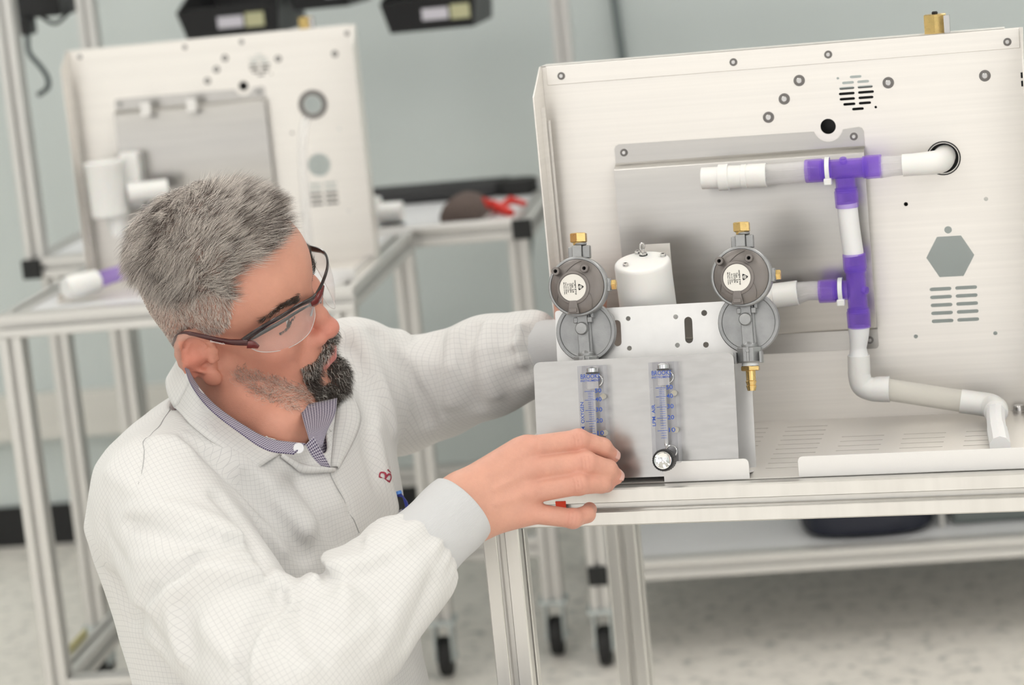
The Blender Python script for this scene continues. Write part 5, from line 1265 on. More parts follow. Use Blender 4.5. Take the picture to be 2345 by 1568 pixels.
# ------------------------------------------------------------------ lab coat
VTIP = v3(-0.2076, 2.4942, 0.9563)
NCK_UP = nrm(toworld((-.02, 0, -.03))-NECK)
def neck_cut(P):
    o_ = -LB*.018+FB*.002
    d = cone(P, NECK+o_-NCK_UP*.06, NECK+o_+NCK_UP*.14, .070, .082)
    d = np.minimum(d, chain(P, [v3(-0.3030, 2.4838, 1.0177), v3(-0.2596, 2.4293, 0.9970), v3(-0.2181, 2.4026, 0.9895)], [.027, .028, .024], .002))
    return smin(d, cone(P, NECK-LB*.016+FB*.010-ZB*.02, VTIP+FB*.010+ZB*.004, .040, .004), .008)
FOLDS = [  # polyline, width, height (positive ridge, negative crease)
 ([v3(-0.3382, 2.4115, 0.9996), v3(-0.2993, 2.4016, 0.9614), v3(-0.2708, 2.4075, 0.9226), v3(-0.2479, 2.4109, 0.8893), v3(-0.2334, 2.4206, 0.8643), v3(-0.1987, 2.2612, 0.8814)], 0.0081, -0.0161),
 ([v3(-0.3228, 2.4364, 1.0018), v3(-0.2849, 2.4218, 0.9667), v3(-0.2537, 2.4234, 0.9261), v3(-0.2304, 2.4273, 0.8949)], 0.0118, 0.0085),
 ([v3(-0.3068, 2.3543, 0.9509), v3(-0.2944, 2.3450, 0.9371), v3(-0.2816, 2.3287, 0.9220), v3(-0.2704, 2.3048, 0.9063), v3(-0.2596, 2.2780, 0.8873)], 0.0065, -0.0189),
 ([v3(-0.3948, 2.3373, 0.9366), v3(-0.3651, 2.3118, 0.9318), v3(-0.3377, 2.2910, 0.9243), v3(-0.3039, 2.2911, 0.9208), v3(-0.2820, 2.3007, 0.9143)], 0.0074, -0.0113),
 ([v3(-0.3936, 2.3439, 0.9465), v3(-0.3608, 2.3306, 0.9510), v3(-0.3260, 2.3215, 0.9431), v3(-0.3009, 2.3152, 0.9310), v3(-0.2805, 2.3093, 0.9163)], 0.0089, 0.0085),
 ([v3(-0.3871, 2.2850, 0.8717), v3(-0.3616, 2.2671, 0.8863), v3(-0.3399, 2.2645, 0.8984), v3(-0.3161, 2.2760, 0.9129), v3(-0.2957, 2.2904, 0.9171)], 0.0067, -0.0151),
 ([v3(-0.3741, 2.2697, 0.8669), v3(-0.3471, 2.2600, 0.8868), v3(-0.3247, 2.2637, 0.9006), v3(-0.2955, 2.2648, 0.8977), v3(-0.2596, 2.2780, 0.8873), v3(-0.2437, 2.2861, 0.8754)], 0.0089, 0.0141),
 ([v3(-0.3953, 2.3151, 0.9005), v3(-0.3600, 2.2839, 0.9100), v3(-0.3245, 2.2800, 0.9171)], 0.0089, 0.0055),
 ([v3(-0.3526, 2.2614, 0.8848), v3(-0.3532, 2.2521, 0.8569), v3(-0.3507, 2.2459, 0.8366), v3(-0.3457, 2.2395, 0.8227)], 0.0074, 0.0113),
 ([v3(-0.3395, 2.2475, 0.8678), v3(-0.3365, 2.2361, 0.8469), v3(-0.3337, 2.2279, 0.8273)], 0.0104, -0.0076),
 ([v3(-0.2472, 2.2617, 0.8730), v3(-0.2425, 2.2446, 0.8653), v3(-0.2504, 2.2314, 0.8613), v3(-0.2625, 2.2227, 0.8586), v3(-0.2709, 2.2132, 0.8515), v3(-0.2796, 2.1979, 0.8356), v3(-0.2825, 2.1804, 0.8115)], 0.0060, -0.0209),
 ([v3(-0.2279, 2.2480, 0.8663), v3(-0.2382, 2.2373, 0.8618), v3(-0.2463, 2.2330, 0.8613)], 0.0060, 0.0095),
 ([v3(-0.2625, 2.2123, 0.8510), v3(-0.2711, 2.1948, 0.8357), v3(-0.2754, 2.1794, 0.8153)], 0.0059, 0.0104),
 ([v3(-0.2461, 2.2213, 0.8552), v3(-0.2626, 2.2002, 0.8418), v3(-0.2673, 2.1816, 0.8224)], 0.0067, 0.0095),
 ([v3(-0.2257, 2.2452, 0.8656), v3(-0.2214, 2.2173, 0.8496), v3(-0.2159, 2.1995, 0.8329), v3(-0.2066, 2.1947, 0.8205)], 0.0089, -0.0085),
 ([v3(-0.1783, 2.2792, 0.8906), v3(-0.1826, 2.2539, 0.8783), v3(-0.1834, 2.2352, 0.8620), v3(-0.1888, 2.2213, 0.8450)], 0.0096, 0.0076),
 ([v3(-0.1445, 2.2746, 0.8862), v3(-0.1657, 2.2643, 0.8824), v3(-0.1783, 2.2598, 0.8815)], 0.0074, -0.0055),
 ([v3(-0.1116, 2.2824, 0.8763), v3(-0.1257, 2.2663, 0.8602), v3(-0.1402, 2.2448, 0.8373), v3(-0.1593, 2.2267, 0.8098)], 0.0104, 0.0055),
 ([v3(-0.1004, 2.2864, 0.8607), v3(-0.1156, 2.2716, 0.8355), v3(-0.1306, 2.2566, 0.8107)], 0.0074, -0.0046),
 ([v3(-0.1222, 2.2954, 0.9004), v3(-0.1438, 2.2853, 0.8955), v3(-0.1570, 2.2736, 0.8877)], 0.0059, 0.0055),
 # breast
 ([v3(-0.2013, 2.4849, 0.9327), v3(-0.1866, 2.4803, 0.8881), v3(-0.1693, 2.3214, 0.9045), v3(-0.1590, 2.2783, 0.8911)], 0.0035, -0.0049),
 ([v3(-0.2529, 2.4312, 0.9381), v3(-0.2308, 2.4264, 0.8905), v3(-0.1958, 2.2837, 0.8889)], 0.0148, 0.0076),
 ([v3(-0.1579, 2.5745, 0.9478), v3(-0.1518, 2.5535, 0.9080), v3(-0.1462, 2.5565, 0.8725)], 0.0104, 0.0095),
 ([v3(-0.1697, 2.5707, 0.9693), v3(-0.1665, 2.5444, 0.9359), v3(-0.1599, 2.5310, 0.9045)], 0.0089, -0.0076),
 # left sleeve, further away
 ([v3(-0.1492, 2.7045, 1.0379), v3(-0.1396, 2.6926, 1.0214), v3(-0.1226, 2.6932, 0.9944), v3(-0.1105, 2.6938, 0.9676), v3(-0.1015, 2.7000, 0.9349)], 0.0089, -0.0209),
 ([v3(-0.1257, 2.7448, 1.0259), v3(-0.1123, 2.7074, 1.0008), v3(-0.1031, 2.6931, 0.9670), v3(-0.0941, 2.6993, 0.9343)], 0.0104, 0.0123),
 ([v3(-0.0850, 2.7323, 1.0266), v3(-0.0871, 2.6918, 1.0012), v3(-0.0956, 2.6901, 0.9669), v3(-0.1015, 2.7000, 0.9349)], 0.0089, -0.0179),
 ([v3(-0.0643, 2.6968, 1.0308), v3(-0.0724, 2.6763, 0.9976), v3(-0.0767, 2.6833, 0.9562)], 0.0096, 0.0123),
 ([v3(-0.0413, 2.6855, 1.0370), v3(-0.0532, 2.6711, 1.0167), v3(-0.0541, 2.6626, 0.9833), v3(-0.0475, 2.6725, 0.9505)], 0.0081, -0.0169),
 ([v3(-0.0238, 2.6783, 1.0400), v3(-0.0336, 2.6601, 1.0168), v3(-0.0316, 2.6533, 0.9879), v3(-0.0263, 2.6578, 0.9665)], 0.0089, 0.0133),
 ([v3(-0.0015, 2.6620, 1.0431), v3(-0.0112, 2.6479, 1.0217), v3(-0.0039, 2.6389, 0.9978), v3(0.0044, 2.6397, 0.9819)], 0.0067, -0.0141),
 ([v3(0.0103, 2.6494, 1.0416), v3(0.0033, 2.6381, 1.0220), v3(0.0084, 2.6326, 1.0003)], 0.0067, 0.0113),
 ([v3(-0.1823, 2.6709, 1.0297), v3(-0.1688, 2.6295, 1.0013), v3(-0.1610, 2.5905, 0.9691)], 0.0104, -0.0113),
 ([v3(-0.1745, 2.6961, 1.0445), v3(-0.1593, 2.6658, 1.0133), v3(-0.1472, 2.6449, 0.9812), v3(-0.1411, 2.6337, 0.9430)], 0.0096, 0.0095),
 # shoulder
 ([v3(-0.3720, 2.5222, 1.0105), v3(-0.3774, 2.4295, 1.0088), v3(-0.3822, 2.3847, 0.9942), v3(-0.3849, 2.3576, 0.9679)], 0.0035, -0.0024),
 ([v3(-0.3675, 2.3996, 1.0030), v3(-0.3420, 2.4054, 0.9991), v3(-0.3174, 2.4106, 0.9863), v3(-0.2933, 2.4112, 0.9631)], 0.0104, 0.0076),
 ([v3(-0.4182, 2.3900, 0.9784), v3(-0.3934, 2.3594, 0.9651), v3(-0.3746, 2.3452, 0.9600)], 0.0096, 0.0055),
 ([v3(-0.4244, 2.3746, 0.9464), v3(-0.4295, 2.3759, 0.9147), v3(-0.4302, 2.3839, 0.8943)], 0.0060, -0.0028),
 ([v3(-0.4314, 2.4133, 0.8584), v3(-0.4217, 2.4129, 0.8341), v3(-0.3844, 2.2805, 0.8470), v3(-0.3679, 2.2663, 0.8275)], 0.0104, -0.0095),
 ([v3(-0.3387, 2.3186, 0.9429), v3(-0.3173, 2.3118, 0.9354), v3(-0.2962, 2.3032, 0.9239)], .0050, 0.0070),
 ([v3(-0.3486, 2.2846, 0.9166), v3(-0.3289, 2.2840, 0.9200), v3(-0.3044, 2.3032, 0.9274)], .0050, -0.0063),
 ([v3(-0.3016, 2.2693, 0.9036), v3(-0.2875, 2.2819, 0.9075), v3(-0.2719, 2.2902, 0.9015)], .0050, 0.0063),
 ([v3(-0.2631, 2.2638, 0.8837), v3(-0.2790, 2.2528, 0.8841), v3(-0.3039, 2.2475, 0.8829), v3(-0.3258, 2.2448, 0.8737)], .0070, -0.0070),
 ([v3(-0.2423, 2.2829, 0.8740), v3(-0.2358, 2.2639, 0.8699), v3(-0.2386, 2.2506, 0.8666)], .0060, 0.0112),
 ([v3(-0.2642, 2.2377, 0.8695), v3(-0.2546, 2.2427, 0.8688), v3(-0.2425, 2.2446, 0.8653)], .0045, -0.0084),
 ([v3(-0.3181, 2.2271, 0.8521), v3(-0.3056, 2.2122, 0.8381), v3(-0.2887, 2.1933, 0.8251)], .0080, 0.0070),
 ([v3(-0.4201, 2.4161, 0.8142), v3(-0.3822, 2.2769, 0.8612), v3(-0.3705, 2.2703, 0.8796)], .0080, -0.0063),
 ([v3(-0.2220, 2.2719, 0.8772), v3(-0.2042, 2.2721, 0.8842), v3(-0.1826, 2.2770, 0.8894)], .0070, 0.0056),
 ([v3(-0.2083, 2.2498, 0.8734), v3(-0.1868, 2.2544, 0.8786), v3(-0.1662, 2.2515, 0.8730), v3(-0.1509, 2.2448, 0.8559)], .0070, -0.0063),
 ([v3(-0.1564, 2.3053, 0.9056), v3(-0.1583, 2.2870, 0.8965), v3(-0.1655, 2.2739, 0.8885)], .0060, 0.0077),
 ([v3(-0.2229, 2.1803, 0.8140), v3(-0.1985, 2.2013, 0.8219), v3(-0.1649, 2.2270, 0.8365)], .0100, 0.0056),
 ([v3(-0.2360, 2.4469, 0.9372), v3(-0.2172, 2.4421, 0.8991), v3(-0.2032, 2.4535, 0.8664)], .0080, -0.0056),
 ([v3(-0.2936, 2.3985, 0.9501), v3(-0.2716, 2.4001, 0.9107), v3(-0.2536, 2.4051, 0.8752)], .0070, 0.0056),
 ([v3(-0.4320, 2.3803, 0.9275), v3(-0.4166, 2.3530, 0.9059), v3(-0.3956, 2.3131, 0.8966)], .0080, -0.0049),
 ([v3(-0.3334, 2.4323, 1.0038), v3(-0.3093, 2.4145, 0.9823), v3(-0.2854, 2.4142, 0.9570), v3(-0.2659, 2.4174, 0.9335)], .0060, -0.0063),
]
CARVE = [([v3(-0.2504, 2.2335, 0.8624), v3(-0.2609, 2.2243, 0.8593), v3(-0.2675, 2.2128, 0.8513), v3(-0.2753, 2.1964, 0.8357), v3(-0.2807, 2.1796, 0.8116)], .0034),
 ([v3(-0.3067, 2.3509, 0.9494), v3(-0.2943, 2.3421, 0.9360), v3(-0.2813, 2.3250, 0.9212), v3(-0.2700, 2.3032, 0.9053), v3(-0.2622, 2.2840, 0.8912)], .0036),
 ([v3(-0.3806, 2.2780, 0.8749), v3(-0.3606, 2.2669, 0.8875), v3(-0.3376, 2.2650, 0.8998), v3(-0.3169, 2.2760, 0.9130)], .0022)]
def coat_full(P):
    d = coat_base(P)
    m = np.abs(d) < .03
    if m.any():
        Pm = P[m]; dd = d[m]
        for pts, w_, h in FOLDS:
            c = np.mean(pts, axis=0); R = max(np.linalg.norm(np.asarray(pts)-c, axis=1))+w_*3
            k = ((Pm-c)**2).sum(-1) < R*R
            if k.any():
                pd = polyd(Pm[k], pts); dd[k] -= h*np.exp(-(pd/w_)**2)
        dd -= .0030*(vnoise(Pm, 16)-.5)+.0012*(vnoise(Pm, 45)-.5)
        d = d.copy(); d[m] = dd
    d = smax(d, -neck_cut(P), .003)
    k = np.linalg.norm(P-NECK, axis=-1) < .115
    if k.any(): d[k] = np.maximum(d[k], .0060-head_sdf(P[k]))
    for pts, r in CARVE:
        c = np.mean(pts, axis=0); k = np.linalg.norm(P-c, axis=-1) < max(np.linalg.norm(np.asarray(pts)-c, axis=1))+.02
        if k.any(): d[k] = smax(d[k], -(polyd(P[k], pts)-r), .004)
    for e, a, r in ((R_CUFF0, R_EL, .056), (L_CUFF0, L_EL, .050)):      # gathers above the cuffs
        n = nrm(e-a); q = P-e; near = (np.linalg.norm(q, axis=-1) < .12)
        if near.any():
            qn = q[near]; s_ = qn @ n; e1 = nrm(np.cross(n, v3(.2, .1, 1))); e2 = np.cross(n, e1); th = np.arctan2(qn @ e2, qn @ e1)
            g = np.exp(-((s_-.026)/.020)**2); d[near] += g*(.0045+.0028*np.sin(13*th+2*np.sin(3*th)))
    # hem hides nothing: cut sleeves square where the knitted cuffs start
    for e, a in ((R_CUFF0, R_EL), (L_CUFF0, L_EL)):
        n = nrm(e-a); near = np.linalg.norm(P-e, axis=-1) < .10
        pl = (P-(e+n*.034)) @ n
        d = np.where(near, smax(d, pl, .012), d)
    return d
def coat_uv(V, F):
    """cloth coordinates in metres: along and around each panel"""
    C = V[F].mean(1)
    dt = torso_sdf(C); dr = rsleeve_sdf(C); dl = lsleeve_sdf(C)
    own = np.argmin(np.stack([dt, dr-.004, dl-.004]), 0)
    L = V[F]                                  # n,4,3
    uv = np.zeros((len(F), 4, 2))
    def axis_uv(L, C, pts, rad, ref):
        segs = [(pts[i], pts[i+1]) for i in range(len(pts)-1)]
        s0 = 0; best = np.full(len(C), 9.); out = np.zeros((len(C), 4, 2))
        for a, b in segs:
            d = b-a; ln = np.linalg.norm(d); ax = d/ln; t = np.clip(((C-a) @ d)/(ln*ln), 0, 1)
            ds = np.linalg.norm(C-a-t[:, None]*d, axis=1)
            e1 = nrm(ref-ax*(ref @ ax)); e2 = np.cross(ax, e1); k = ds < best; best = np.minimum(best, ds)
            q = L[k]-a; along = q @ ax; an = np.arctan2(q @ e2, q @ e1)
            qc = C[k]-a; ac = np.arctan2(qc @ e2, qc @ e1); an = ac[:, None]+(an-ac[:, None]+PI) % (2*PI)-PI
            out[k, :, 0] = an*rad; out[k, :, 1] = along+s0
            s0 += ln
        return out
    k = own == 0
    q = L[k]; cc = v3(-.30, 2.55, 0); an = np.arctan2((q-cc) @ LB, (q-cc) @ FB); qc = C[k]-cc; ac = np.arctan2(qc @ LB, qc @ FB)
    an = ac[:, None]+(an-ac[:, None]+PI) % (2*PI)-PI
    r_ = np.linalg.norm((q-cc)[..., :2], axis=-1)
    uv[k, :, 0] = an*.165; uv[k, :, 1] = q[..., 2]-r_
    k = own == 1; uv[k] = axis_uv(L[k], C[k], [R_SH, R_EL, R_CUFF0], .068, v3(0, -1, .3))
    k = own == 2; uv[k] = axis_uv(L[k], C[k], [L_SH, v3(-0.1416, 2.7669, 0.9534), v3(-0.0922, 2.7581, 0.9606), L_CUFF0], .062, v3(0, -1, .3))
    return uv
def set_uv(me, uv):
    l = me.uv_layers.new(name='cloth'); l.data.foreach_set('uv', np.asarray(uv, np.float32).ravel())
def clothmat(name, col, line, cell, lw, rough=.85, second=None, mixf=.75, soft=.0):
    m = bpy.data.materials.new(name); m.use_nodes = True; nt = m.node_tree; b = nt.nodes['Principled BSDF']
    b.inputs['Roughness'].default_value = rough; b.inputs['Specular IOR Level'].default_value = .25
    b.inputs['Sheen Weight'].default_value = .15
    uvn = nt.nodes.new('ShaderNodeUVMap'); uvn.uv_map = 'cloth'
    sp = nt.nodes.new('ShaderNodeSeparateXYZ'); nt.links.new(uvn.outputs[0], sp.inputs[0])
    outs = []
    for ax in (0, 1):
        dv = nt.nodes.new('ShaderNodeMath'); dv.operation = 'DIVIDE'; dv.inputs[1].default_value = cell; nt.links.new(sp.outputs[ax], dv.inputs[0])
        fr = nt.nodes.new('ShaderNodeMath'); fr.operation = 'FRACT'; nt.links.new(dv.outputs[0], fr.inputs[0])
        sb = nt.nodes.new('ShaderNodeMath'); sb.operation = 'SUBTRACT'; sb.inputs[1].default_value = .5; nt.links.new(fr.outputs[0], sb.inputs[0])
        ab = nt.nodes.new('ShaderNodeMath'); ab.operation = 'ABSOLUTE'; nt.links.new(sb.outputs[0], ab.inputs[0])
        lt = nt.nodes.new('ShaderNodeMath'); lt.operation = 'LESS_THAN'; lt.inputs[1].default_value = lw; nt.links.new(ab.outputs[0], lt.inputs[0]); outs.append(lt)
    if second is None:
        mx = nt.nodes.new('ShaderNodeMath'); mx.operation = 'MAXIMUM'; nt.links.new(outs[0].outputs[0], mx.inputs[0]); nt.links.new(outs[1].outputs[0], mx.inputs[1])
        ml = nt.nodes.new('ShaderNodeMath'); ml.operation = 'MULTIPLY'; ml.inputs[1].default_value = mixf; nt.links.new(mx.outputs[0], ml.inputs[0]); fac = ml
    else:
        ad = nt.nodes.new('ShaderNodeMath'); ad.operation = 'ADD'; nt.links.new(outs[0].outputs[0], ad.inputs[0]); nt.links.new(outs[1].outputs[0], ad.inputs[1])
        ml = nt.nodes.new('ShaderNodeMath'); ml.operation = 'MULTIPLY'; ml.inputs[1].default_value = .5; nt.links.new(ad.outputs[0], ml.inputs[0]); fac = ml
    mc = nt.nodes.new('ShaderNodeMix'); mc.data_type = 'RGBA'; mc.inputs[6].default_value = (*col, 1); mc.inputs[7].default_value = (*line, 1)
    nt.links.new(fac.outputs[0], mc.inputs[0]); nt.links.new(mc.outputs[2], b.inputs['Base Color'])
    n = nt.nodes.new('ShaderNodeTexNoise'); n.inputs['Scale'].default_value = 55; n.inputs['Detail'].default_value = 5
    tc = nt.nodes.new('ShaderNodeTexCoord'); nt.links.new(tc.outputs['Object'], n.inputs[0])
    bp = nt.nodes.new('ShaderNodeBump'); bp.inputs['Strength'].default_value = .22; bp.inputs['Distance'].default_value = .003
    nt.links.new(n.outputs['Fac'], bp.inputs['Height']); nt.links.new(bp.outputs[0], b.inputs['Normal'])
    return m
coatm = clothmat('gridded_coat_cloth', (.725, .718, .706), (.44, .44, .45), .0053, .045, mixf=.42)
cv, cf = sdf_mesh(coat_full, v3(-.60, 2.12, .40), v3(.10, 3.02, 1.13), .0042)
me = np_mesh('lab_coat', cv-np.array(PB), cf); set_uv(me, coat_uv(cv, cf))
coat = link('lab_coat', me, coatm, person, WORLD, PB)

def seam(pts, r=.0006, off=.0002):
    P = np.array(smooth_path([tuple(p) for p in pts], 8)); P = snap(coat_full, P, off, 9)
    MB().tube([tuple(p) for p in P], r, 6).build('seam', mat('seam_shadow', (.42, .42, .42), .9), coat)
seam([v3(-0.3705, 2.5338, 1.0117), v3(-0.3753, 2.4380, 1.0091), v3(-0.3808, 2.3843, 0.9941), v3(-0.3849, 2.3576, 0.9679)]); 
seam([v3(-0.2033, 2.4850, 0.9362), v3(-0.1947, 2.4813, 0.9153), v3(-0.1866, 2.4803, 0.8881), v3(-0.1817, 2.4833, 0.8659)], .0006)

# knitted cuffs
def cuffmat():
    m = bpy.data.materials.new('rib_knit'); m.use_nodes = True; nt = m.node_tree; b = nt.nodes['Principled BSDF']
    b.inputs['Base Color'].default_value = (.63, .635, .645, 1); b.inputs['Roughness'].default_value = .9
    uvn = nt.nodes.new('ShaderNodeUVMap'); uvn.uv_map = 'cloth'
    wv = nt.nodes.new('ShaderNodeTexWave'); wv.inputs['Scale'].default_value = 260; wv.bands_direction = 'X'; nt.links.new(uvn.outputs[0], wv.inputs[0])
    bp = nt.nodes.new('ShaderNodeBump'); bp.inputs['Strength'].default_value = .45; bp.inputs['Distance'].default_value = .0006
    nt.links.new(wv.outputs['Fac'], bp.inputs['Height']); nt.links.new(bp.outputs[0], b.inputs['Normal']); return m
cm_ = cuffmat()
def cuff(a, b, r0, r1, cuts=.004):
    ax = nrm(b-a); ref = nrm(v3(0, -1, .3)-ax*(v3(0, -1, .3) @ ax)); e2 = np.cross(ax, ref); n = 120; rows = 26
    prof = [(r0*(1.12-.12*min(1, t*4))+(r1-r0)*t+.0010*math.sin(t*9), t) for t in [i/(rows-6) for i in range(rows-5)]]
    prof += [(r1-.0005, 1.012), (r1-.0022, 1.016), (r1-.0040, 1.008), (r1-.0045, .97), (r1-.0045, .80)]
    V = []; UV = []
    L = np.linalg.norm(b-a)
    for r, t in prof:
        for i in range(n):
            th = 2*PI*i/n; rr = r*(1+.015*math.sin(3*th+1.2+4*t)+.010*math.sin(7*th+9*t)*(1-t if t < 1 else 0))
            slant = .010*math.sin(th+.6)*0
            V.append(a+ax*(t*L+slant)+(ref*math.cos(th)+e2*math.sin(th))*rr); UV.append((th*r0, t*L))
    F = []; U = []
    for j in range(len(prof)-1):
        for i in range(n):
            F.append((j*n+i, j*n+(i+1) % n, (j+1)*n+(i+1) % n, (j+1)*n+i))
            u0, u1 = i*2*PI/n*r0, (i+1)*2*PI/n*r0; U += [(u0, prof[j][1]*L), (u1, prof[j][1]*L), (u1, prof[j+1][1]*L), (u0, prof[j+1][1]*L)]
    me = np_mesh('cuff', np.array(V)-np.array(PB), np.array(F)); set_uv(me, U)
    return link('cuff', me, cm_, coat, WORLD, PB, label='pale grey ribbed knit cuff')
ax_ = nrm(R_WR-R_EL)
cuff(v3(-0.1305, 2.3397, 0.8659), v3(-0.0670, 2.3845, 0.9059), .0430, .0385)
cuff(v3(0.0232, 2.6796, 1.0045), v3(0.0784, 2.6458, 1.0141), .0350, .0330)
# gathered seam where the sleeve meets the cuff
# collar flaps
def flap(name, inner, outer, mt, parent, thick=.0016, mid=.0, n=28, m_=10, f=None, off=.004, lift0=.0, cell=None, label=None, roll=.004):
    A = np.array(smooth_path([tuple(p) for p in inner], 8)); B_ = np.array(smooth_path([tuple(p) for p in outer], 8))
    def res(X, n):
        s = np.r_[0, np.cumsum(np.linalg.norm(np.diff(X, axis=0), axis=1))]; t = np.linspace(0, s[-1], n); return np.stack([np.interp(t, s, X[:, k]) for k in range(3)], 1), s[-1]
    A, la_ = res(A, n); B_, lb_ = res(B_, n); V = []; U = []
    for j in range(m_):
        t = j/(m_-1); row = A*(1-t)+B_*t
        if f is not None:
            g = grad(f, row); dd = f(row); tgt = off+lift0*(1-t)**2+roll*math.sin(PI*t)
            k = dd < tgt; row = row+g*np.where(k, np.minimum(tgt-dd, .006), 0)[:, None]*min(1, .10+t*2.5)
        V.append(row)
    V = np.array(V); wd = np.linalg.norm(V[-1]-V[0], axis=1).mean()
    F = []; U = []
    for j in range(m_-1):
        for i in range(n-1):
            F.append((j*n+i, j*n+i+1, (j+1)*n+i+1, (j+1)*n+i)); x0, x1 = i/(n-1)*la_, (i+1)/(n-1)*la_; y0, y1 = j/(m_-1)*wd, (j+1)/(m_-1)*wd
            U += [(x0, y0), (x1, y0), (x1, y1), (x0, y1)]
    me = np_mesh(name, V.reshape(-1, 3)-np.array(PB), np.array(F)); set_uv(me, U)
    o = link(name, me, mt, parent, WORLD, PB, label=label)
    sd = o.modifiers.new('solid', 'SOLIDIFY'); sd.thickness = thick; sd.offset = 0
    return o
# collar: runs behind the neck from the right point round to the left point
flap('collar', [v3(-0.3357, 2.4745, 1.0504), v3(-0.3197, 2.4465, 1.0363), v3(-0.3048, 2.4685, 1.0093), v3(-0.2847, 2.4515, 0.9923), v3(-0.2658, 2.4487, 0.9762), v3(-0.2510, 2.4517, 0.9652)],
     [v3(-0.3586, 2.4921, 1.0145), v3(-0.3408, 2.4429, 1.0082), v3(-0.3241, 2.4227, 0.9967), v3(-0.3073, 2.4184, 0.9835), v3(-0.2898, 2.4198, 0.9695), v3(-0.2744, 2.4244, 0.9581)], coatm, coat, f=coat_base, off=.0034, lift0=.006)
flap('collar', [v3(-0.3357, 2.4745, 1.0504), v3(-0.3448, 2.5064, 1.0582), v3(-0.3547, 2.5524, 1.0600), v3(-0.3568, 2.6130, 1.0578), v3(-0.3412, 2.6628, 1.0521)], [v3(-0.3586, 2.4921, 1.0145), v3(-0.3681, 2.5164, 1.0293), v3(-0.3766, 2.5781, 1.0333), v3(-0.3752, 2.6385, 1.0302), v3(-0.3588, 2.6976, 1.0197)], coatm, coat, f=coat_base, off=.0030, lift0=.0, n=24)
flap('lapel', [v3(-0.2506, 2.4520, 0.9650), v3(-0.2309, 2.4615, 0.9511), v3(-0.2144, 2.4750, 0.9425), v3(-0.2032, 2.4856, 0.9370)], [v3(-0.2515, 2.4489, 0.9626), v3(-0.2403, 2.4518, 0.9514), v3(-0.2306, 2.4557, 0.9421), v3(-0.2013, 2.4853, 0.9331)], coatm, coat, f=coat_base, off=.0022, n=16, m_=6)
flap('collar', [v3(-0.1932, 2.5720, 0.9947), v3(-0.1964, 2.5376, 0.9790), v3(-0.1996, 2.5100, 0.9614), v3(-0.2027, 2.4881, 0.9392)], [v3(-0.1822, 2.5925, 0.9953), v3(-0.1731, 2.5669, 0.9714), v3(-0.1809, 2.5327, 0.9545), v3(-0.1978, 2.4912, 0.9342)], coatm, coat, f=coat_base, off=.0030, n=18, m_=7)

# shirt
def shirt_sdf(P):
    d = coat_base(P)+.010
    d = smin(d, cone(P, NECK-ZB*.05, NECK+NCK_UP*.012, .067, .0600), .012)
    d = smax(d, -cone(P, NECK-NCK_UP*.05+FB*.004, NECK+NCK_UP*.10, .050, .066), .002)
    thr = cone(P, NECK+FB*.020-ZB*.0, v3(-0.2109, 2.3970, 0.9868)+ZB*.01, .042, .006)
    d = smax(d, -thr, .004)
    d = smax(d, -chain(P, [v3(-0.3110, 2.4860, 1.0297), v3(-0.2826, 2.4521, 1.0106), v3(-0.2546, 2.4243, 0.9976), v3(-0.2285, 2.4031, 0.9927)], [.030, .030, .028, .020], .002), .002)
    k = np.linalg.norm(P-NECK, axis=-1) < .115
    if k.any(): d[k] = np.maximum(d[k], .0050-head_sdf(P[k]))
    reg = np.linalg.norm(P-(NECK+FB*.05), axis=-1)-.14
    return smax(d, reg, .005)
shirtm = clothmat('gingham', (.50, .47, .54), (.045, .030, .085), .0026, .25, second=True)
sv, sf = sdf_mesh(shirt_sdf, NECK-v3(.17, .17, .14), NECK+v3(.20, .17, .12), .0030)
me = np_mesh('shirt', sv-np.array(PB), sf)
L_ = sv[sf]-NECK; set_uv(me, np.stack([L_ @ LB+L_ @ FB*.5, L_ @ ZB], -1))
shirt = link('shirt', me, shirtm, person, WORLD, PB, label='purple and white gingham shirt')
flap('shirt_collar', [v3(-0.3443, 2.5074, 1.0636), v3(-0.3317, 2.4690, 1.0482), v3(-0.3104, 2.4350, 1.0285), v3(-0.2786, 2.4060, 1.0085), v3(-0.2519, 2.3885, 0.9960), v3(-0.2159, 2.3724, 0.9910)],
     [v3(-0.3437, 2.4916, 1.0609), v3(-0.3323, 2.4484, 1.0464), v3(-0.3123, 2.4164, 1.0266), v3(-0.2826, 2.3883, 1.0060), v3(-0.2552, 2.3671, 0.9899), v3(-0.2279, 2.3580, 0.9847)], shirtm, shirt, n=44, m_=6, thick=.0012)
flap('shirt_collar', [v3(-0.2305, 2.5116, 1.0023), v3(-0.2239, 2.4646, 0.9955), v3(-0.2161, 2.4127, 0.9894), v3(-0.2113, 2.3907, 0.9801)],
     [v3(-0.1919, 2.5369, 1.0018), v3(-0.1920, 2.4899, 0.9949), v3(-0.1976, 2.4331, 0.9899), v3(-0.2025, 2.4058, 0.9794)], shirtm, shirt, n=20, m_=12, thick=.0012, roll=0)
flap('placket', [v3(-0.2166, 2.3791, 0.9887), v3(-0.2115, 2.3798, 0.9758), v3(-0.2041, 2.3829, 0.9648)], [v3(-0.2087, 2.3881, 0.9940), v3(-0.2018, 2.3902, 0.9770), v3(-0.1954, 2.3922, 0.9599)], shirtm, shirt, n=10, m_=6, thick=.0012)
bt = v3(-0.2227, 2.3649, 0.9889); q = Vector(nrm(v3(0, 0, 1.5)-bt)).to_track_quat('Z', 'Y').to_matrix().to_4x4(); q.translation = Vector(bt)
MB().lathe([(0, 0), (.0050, 0), (.0054, .0008), (.0050, .0016), (.0038, .0012), (0, .0011)], (0, 0, 0), (0, 0, 1), 24, closed=False).build('button', mat('button_white', (.72, .72, .75), .25), shirt, m=q)

